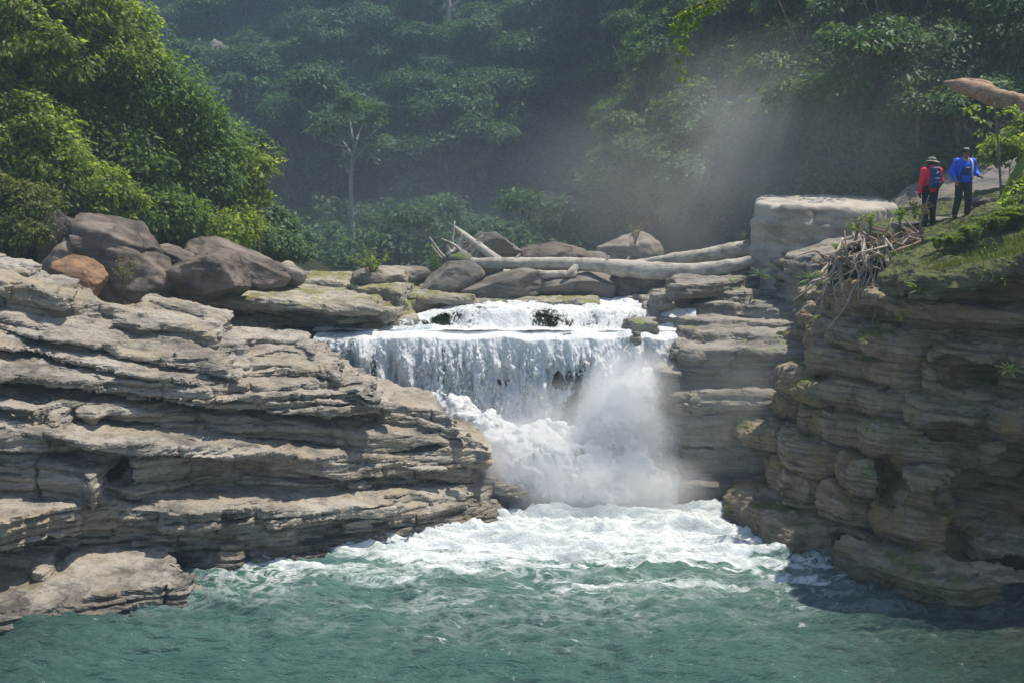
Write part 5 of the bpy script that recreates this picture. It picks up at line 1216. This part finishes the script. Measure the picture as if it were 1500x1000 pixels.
# --- hiker in red, seen from behind, turning the head to the side (faces +Y; +X is the right hand side)
p1 = gz_px(1361, 321, 28.9); p2 = gz_px(1409, 318, 28.6); p1[2] = 4.35 + .30 * p1[0] + .01; p2[2] = 4.35 + .30 * p2[0] + .01
def red_extra(root, hc, f, rt):
    V, Q = lathe([(.001, .112), (.05, .110), (.085, .095), (.098, .06), (.104, .028), (.15, .012), (.185, -.006), (.19, -.012), (.184, -.012), (.14, .004), (.100, .016)], 32, 1.08); V = V + hc + np.array([0, 0, .045]); V[:, 2] += .02 * np.sin(np.arctan2(V[:, 1] - hc[1], V[:, 0] - hc[0]) * 2) * (np.hypot(V[:, 0] - hc[0], V[:, 1] - hc[1]) > .12)
    h = obj('hat', V, Q, HATM, root)
    V, Q = lathe([(.101, .030), (.107, .030), (.108, .052), (.100, .054)], 32, 1.08); V = V + hc + np.array([0, 0, .045]); obj('hat_band', V, Q, CAPM, h)
    V, Q = sdf_body([(hc - f * .035 + [0, 0, .03], hc - f * .045 - [0, 0, .055], .082, .066)], .01, .02); obj('hair', V, Q, HAIRM, root)
    m = MB(); m.add(*tube([(.105, -.10, 1.40), (.17, .0, 1.36), (.20, .05, 1.24), (.165, .06, 1.10)], [.022, .024, .024, .018], 16, 8)); m.obj('strap_or_highlight', ORANGE, root)  # sunlit edge of the jacket arm, painted on as an orange strip
    m = MB(); m.add(*tube([(-.16, -.10, 1.02), (0, -.155, 1.0), (.17, -.10, 1.02)], [.018, .02, .018], 14, 8)); m.obj('belt', CAPM, root)
    V, Q = sdf_body(hand_caps((-.265, .015, .86), (-.02, .03, -1), (.1, 1, 0), .5, (-1, 0, 0)) , .007, .012); V = V + vnormals(V, Q) * .0035; obj('glove', V, Q, GLOVE, root)
J1 = dict(head=(.035, .075, 1.565), neck=(.01, .02, 1.44), chest=(0, -.01, 1.27), pelvis=(0, 0, .95), shl=(-.185, .0, 1.385), ell=(-.255, -.035, 1.11), wrl=(-.265, .015, .86), hdl=(-.02, .03, -1), hsl=(.1, 1, 0), hul=(-1, 0, 0), cul=.5,
          shr=(.185, .0, 1.385), elr=(.262, .02, 1.12), wrr=(.275, .17, .97), hdr=(.1, 1, -.25), hsr=(-1, .1, .5), hur=(.5, .1, 1), cur=1.05, hpl=(-.09, 0, .92), knl=(-.10, .03, .49), anl=(-.11, -.03, .085), tol=(-.125, .14, .045), hpr=(.09, 0, .92), knr=(.10, .06, .50), anr=(.12, .05, .085), tor=(.14, .22, .045))
J1 = {k: np.array(v, float) if hasattr(v, '__len__') else v for k, v in J1.items()}
f1 = np.array([.72, .62, -.3]); f1 /= np.linalg.norm(f1); r1 = np.cross(f1, [0, 0, 1]); r1 /= np.linalg.norm(r1)
person('person in a red jacket, wide brimmed hat and black trousers, seen from behind', p1, .12, J1, dict(skin=SKIN, jacket=RED, trousers=TROUS_B, boots=SHOE), (f1, r1), red_extra)
# --- hiker in blue, facing the viewer and looking down (faces -Y; its own right hand is at -X)
def blue_extra(root, hc, f, rt):
    V, Q = lathe([(.001, .112), (.045, .110), (.08, .094), (.098, .055), (.102, .018), (.096, .016)], 28, 1.06); V = V + hc + np.array([0, 0, .03]); h = obj('cap', V, Q, CAPM, root)
    m = gridquads(9, 6); u = np.linspace(-1, 1, 9)[:, None]; v = np.linspace(0, 1, 6)[None]; xx = u * .085 * (1 - .18 * v ** 2); yy = -.085 - .085 * v + .045 * u ** 2 * (1 + .4 * v); zz = .052 - .012 * v - .022 * u ** 2
    A = np.stack(np.broadcast_arrays(xx, yy, zz), -1).reshape(-1, 3) + hc; V = np.vstack([A, A - [0, 0, .006]]); Q = np.vstack([m, m[:, ::-1] + 54]); obj('cap_brim', V, Q, CAPM, h)
    V, Q = lathe([(.001, .118), (.045, .116), (.07, .104), (.068, .098), (.001, .108)], 24, 1.0); V = V + hc + np.array([0, .005, .031]); obj('cap_highlight', V, Q, GREYM, h)  # highlight on the dark cap, painted as a pale disc
    V, Q = sdf_body([(hc - f * .035 + [0, 0, .03], hc - f * .045 - [0, 0, .05], .080, .066)], .01, .02); obj('hair', V, Q, HAIRM, root)
    m = MB(); m.add(*tube([(-.07, -.05, 1.475), (-.03, -.105, 1.435), (0, -.125, 1.40), (.03, -.105, 1.435), (.07, -.05, 1.475), (0, .06, 1.49), (-.07, -.05, 1.475)], [.017] * 7, 40, 8)); m.obj('collar', YEL, root)
    for s in (-1, 1):
        m = MB(); m.add(*tube([(s * .10, .02, 1.475), (s * .125, -.12, 1.40), (s * .14, -.165, 1.22), (s * .16, -.10, 1.03)], [.016, .02, .02, .016], 20, 8)); m.obj('strap_or_highlight', WHITE if s > 0 else BLUE, root)  # strap on the sunny side is white: its highlight is painted in
    V, Q = sdf_body([((-.075, -.145, 1.22), (.075, -.145, 1.22), .045, .045), ((-.075, -.15, 1.12), (.075, -.15, 1.12), .05, .05)], .01, .03); obj('chest_pocket', V, Q, NAVY, root)
    m = MB(); m.add(*tube([(-.17, -.11, .925), (0, -.165, .92), (.17, -.11, .925), (.15, .10, .925), (-.15, .10, .925), (-.17, -.11, .925)], [.012] * 6, 40, 6)); m.obj('jacket_hem', BLUE, root)
J2 = dict(head=(0, -.065, 1.575), neck=(0, -.01, 1.455), chest=(0, 0, 1.28), pelvis=(0, 0, .96), shl=(-.19, .0, 1.395), ell=(-.30, .03, 1.14), wrl=(-.235, -.10, .94), hdl=(.25, -.3, -1), hsl=(1, -.5, 0), hul=(-1, -.3, 0), cul=.5,
          shr=(.19, .0, 1.395), elr=(.285, .04, 1.13), wrr=(.315, -.17, 1.05), hdr=(.25, -1, -.12), hsr=(-1, -.1, .4), hur=(.3, 0, 1), cur=.9, hpl=(-.09, 0, .93), knl=(-.125, -.03, .50), anl=(-.165, .03, .085), tol=(-.21, -.14, .045), hpr=(.09, 0, .93), knr=(.115, -.05, .50), anr=(.135, .02, .085), tor=(.17, -.15, .045))
J2 = {k: np.array(v, float) if hasattr(v, '__len__') else v for k, v in J2.items()}
f2 = np.array([-.05, -.90, -.43]); f2 /= np.linalg.norm(f2); r2 = np.array([1.0, 0, 0])
person('person in a blue jacket, dark cap and charcoal trousers, standing and looking down', p2, 0.0, J2, dict(skin=SKIN, jacket=BLUE, trousers=TROUS_N, boots=SHOE), (f2, r2), blue_extra)
# backpack on the red hiker's back, stick in the hand
root = empty('backpack', p1, 'navy blue backpack on the back of the red jacket hiker', 'backpack'); root.rotation_euler = (0, 0, .12)
V, Q = sdf_body([((-.055, -.215, 1.05), (-.035, -.205, 1.36), .105, .085), ((.055, -.215, 1.05), (.035, -.205, 1.36), .105, .085)], .011, .05); V = V + vnormals(V, Q) * (.006 * fbm(V[:, 0] * 10, V[:, 1] * 10, V[:, 2] * 7, 2, 3))[:, None]; obj('pack_body', V, Q, NAVY, root)
V, Q = sdf_body([((-.05, -.30, 1.08), (.05, -.30, 1.08), .055, .055), ((-.045, -.295, 1.17), (.045, -.295, 1.17), .045, .045)], .01, .03); obj('front_pocket', V, Q, NAVY, root)
V, Q = sdf_body([((-.05, -.225, 1.415), (.05, -.225, 1.415), .06, .06)], .01, .03); obj('lid', V, Q, NAVY, root)
for s in (-1, 1):
    m = MB(); m.add(*tube([(s * .07, -.15, 1.40), (s * .11, -.03, 1.475), (s * .12, .12, 1.38), (s * .14, .14, 1.2), (s * .15, -.10, 1.05)], [.018, .022, .022, .02, .014], 24, 8)); m.obj('shoulder_strap', NAVY, root)
m = MB(); m.add(*tube([(-.02, -.30, 1.30), (.03, -.30, 1.36)], [.010, .010], 4, 6)); m.obj('trim', GREYM, root)
w = np.array([.282, .25, .955]); Rm = np.array(Matrix.Rotation(.12, 3, 'Z')); w = Rm @ w + p1
root = empty('walking_stick', w, 'thin grey walking stick held by the red jacket hiker', 'walking stick'); m = MB(); m.add(*tube([(-.06, -.06, .30), (0, 0, 0), (.16, .12, -.90)], [.012, .012, .009], 14, 8)); m.obj('shaft', POLE, root); m = MB(); m.add(*tube([(-.028, -.028, .14), (.016, .012, -.08)], [.019, .019], 6, 8)); m.obj('grip', CAPM, root)
# ------------------------------------------------------------------ air
def haze_box():
    t = NT('haze'); v = t.n('VolumePrincipled'); v.inputs['Color'].default_value = (.62, .82, 1, 1); v.inputs['Density'].default_value = HAZE; v.inputs['Anisotropy'].default_value = .2
    t.l(v.outputs[0], t.out.inputs['Volume'])
    x0, x1, y0, y1, z0, z1 = -125, 125, -20, 165, -3.5, 56
    V = [(x, y, z) for x in (x0, x1) for y in (y0, y1) for z in (z0, z1)]
    Fq = [(0, 1, 3, 2), (4, 6, 7, 5), (0, 4, 5, 1), (2, 3, 7, 6), (0, 2, 6, 4), (1, 5, 7, 3)]
    o = obj('haze', V, Fq, None, smooth=False); o.data.materials.append(t.m); o['kind'] = 'stuff'; tag(o, 'thin blue haze filling the valley', 'haze')
HAZE = .0011
haze_box()
mist('mist', at(860, 660, 31.2), (4.0, 2.2, 2.3), 1.3, 'broad white spray mist over the foot of the fall', .8)
mist('mist', at(925, 620, 31.3), (1.8, 1.6, 2.5), 6.0, 'dense white plume bursting up at the gorge wall side of the fall', 1.1, .40)
mist('mist', at(740, 690, 30.9), (2.4, 1.5, 1.6), 6.0, 'dense white spray bursting over the nose of the pale bank', 1.1, .40)
mist('mist', at(890, 715, 30.3), (3.4, 1.6, 1.3), 5.5, 'low white spray rolling over the pool at the foot of the fall', 1.0, .38)
mist('mist', at(1075, 610, 30.2), (2.4, 1.3, 3.0), .16, 'thin mist hanging before the grey gorge wall', .5)
mist('mist', at(1210, 262, 44), (13, 7, 6.6), .12, 'pale mist drifting over the flat block', .22)
mist('mist', at(720, 330, 60), (26, 13, 9), .013, 'low mist lying along the valley behind the logs', .1, aniso=.2, col=(.72, .86, 1, 1))
mist('mist', at(560, 150, 92), (62, 34, 34), .006, 'blue mist in front of the far forest slope', .05, .3, aniso=.1, col=(.45, .70, 1, 1))
# ------------------------------------------------------------------ light
EL, AZ = math.radians(69), math.radians(24)         # AZ from +X towards +Y
sd = Vector((math.cos(EL) * math.cos(AZ), math.cos(EL) * math.sin(AZ), math.sin(EL)))
L = bpy.data.lights.new('sun', 'SUN'); L.energy = 4.4; L.angle = math.radians(.55); L.color = (1, .925, .80)
lo = bpy.data.objects.new('sun', L); COL.objects.link(lo); lo.rotation_euler = (-sd).to_track_quat('-Z', 'Y').to_euler(); lo.location = (40, 40, 60)
wd = bpy.data.worlds.new('World'); SC.world = wd; wd.use_nodes = True
nt = wd.node_tree; bg = nt.nodes['Background']; sk = nt.nodes.new('ShaderNodeTexSky'); sk.sky_type = 'NISHITA'; sk.sun_disc = False
sk.sun_elevation = EL; sk.sun_rotation = math.atan2(sd.x, sd.y)
nt.links.new(sk.outputs[0], bg.inputs[0]); bg.inputs[1].default_value = .12
cam = bpy.data.cameras.new('camera'); cam.sensor_width = 36; cam.lens = FPX * 36 / 1500; cam.clip_end = 400; cam.clip_start = .2
co = bpy.data.objects.new('camera', cam); COL.objects.link(co); co.location = (0, 0, CAMZ); co.rotation_euler = (math.pi / 2 - PIT, 0, 0); SC.camera = co
SC.view_settings.view_transform = 'Standard'; SC.view_settings.look = 'None'; SC.view_settings.exposure = .5; SC.view_settings.gamma = 1
SC.render.engine = 'CYCLES'
cy = SC.cycles; cy.use_denoising = True; cy.max_bounces = 8; cy.diffuse_bounces = 3; cy.glossy_bounces = 2; cy.transmission_bounces = 4; cy.transparent_max_bounces = 24; cy.volume_bounces = 6
cy.volume_step_rate = 1.0; cy.volume_max_steps = 256; cy.use_adaptive_sampling = True; cy.adaptive_threshold = .02
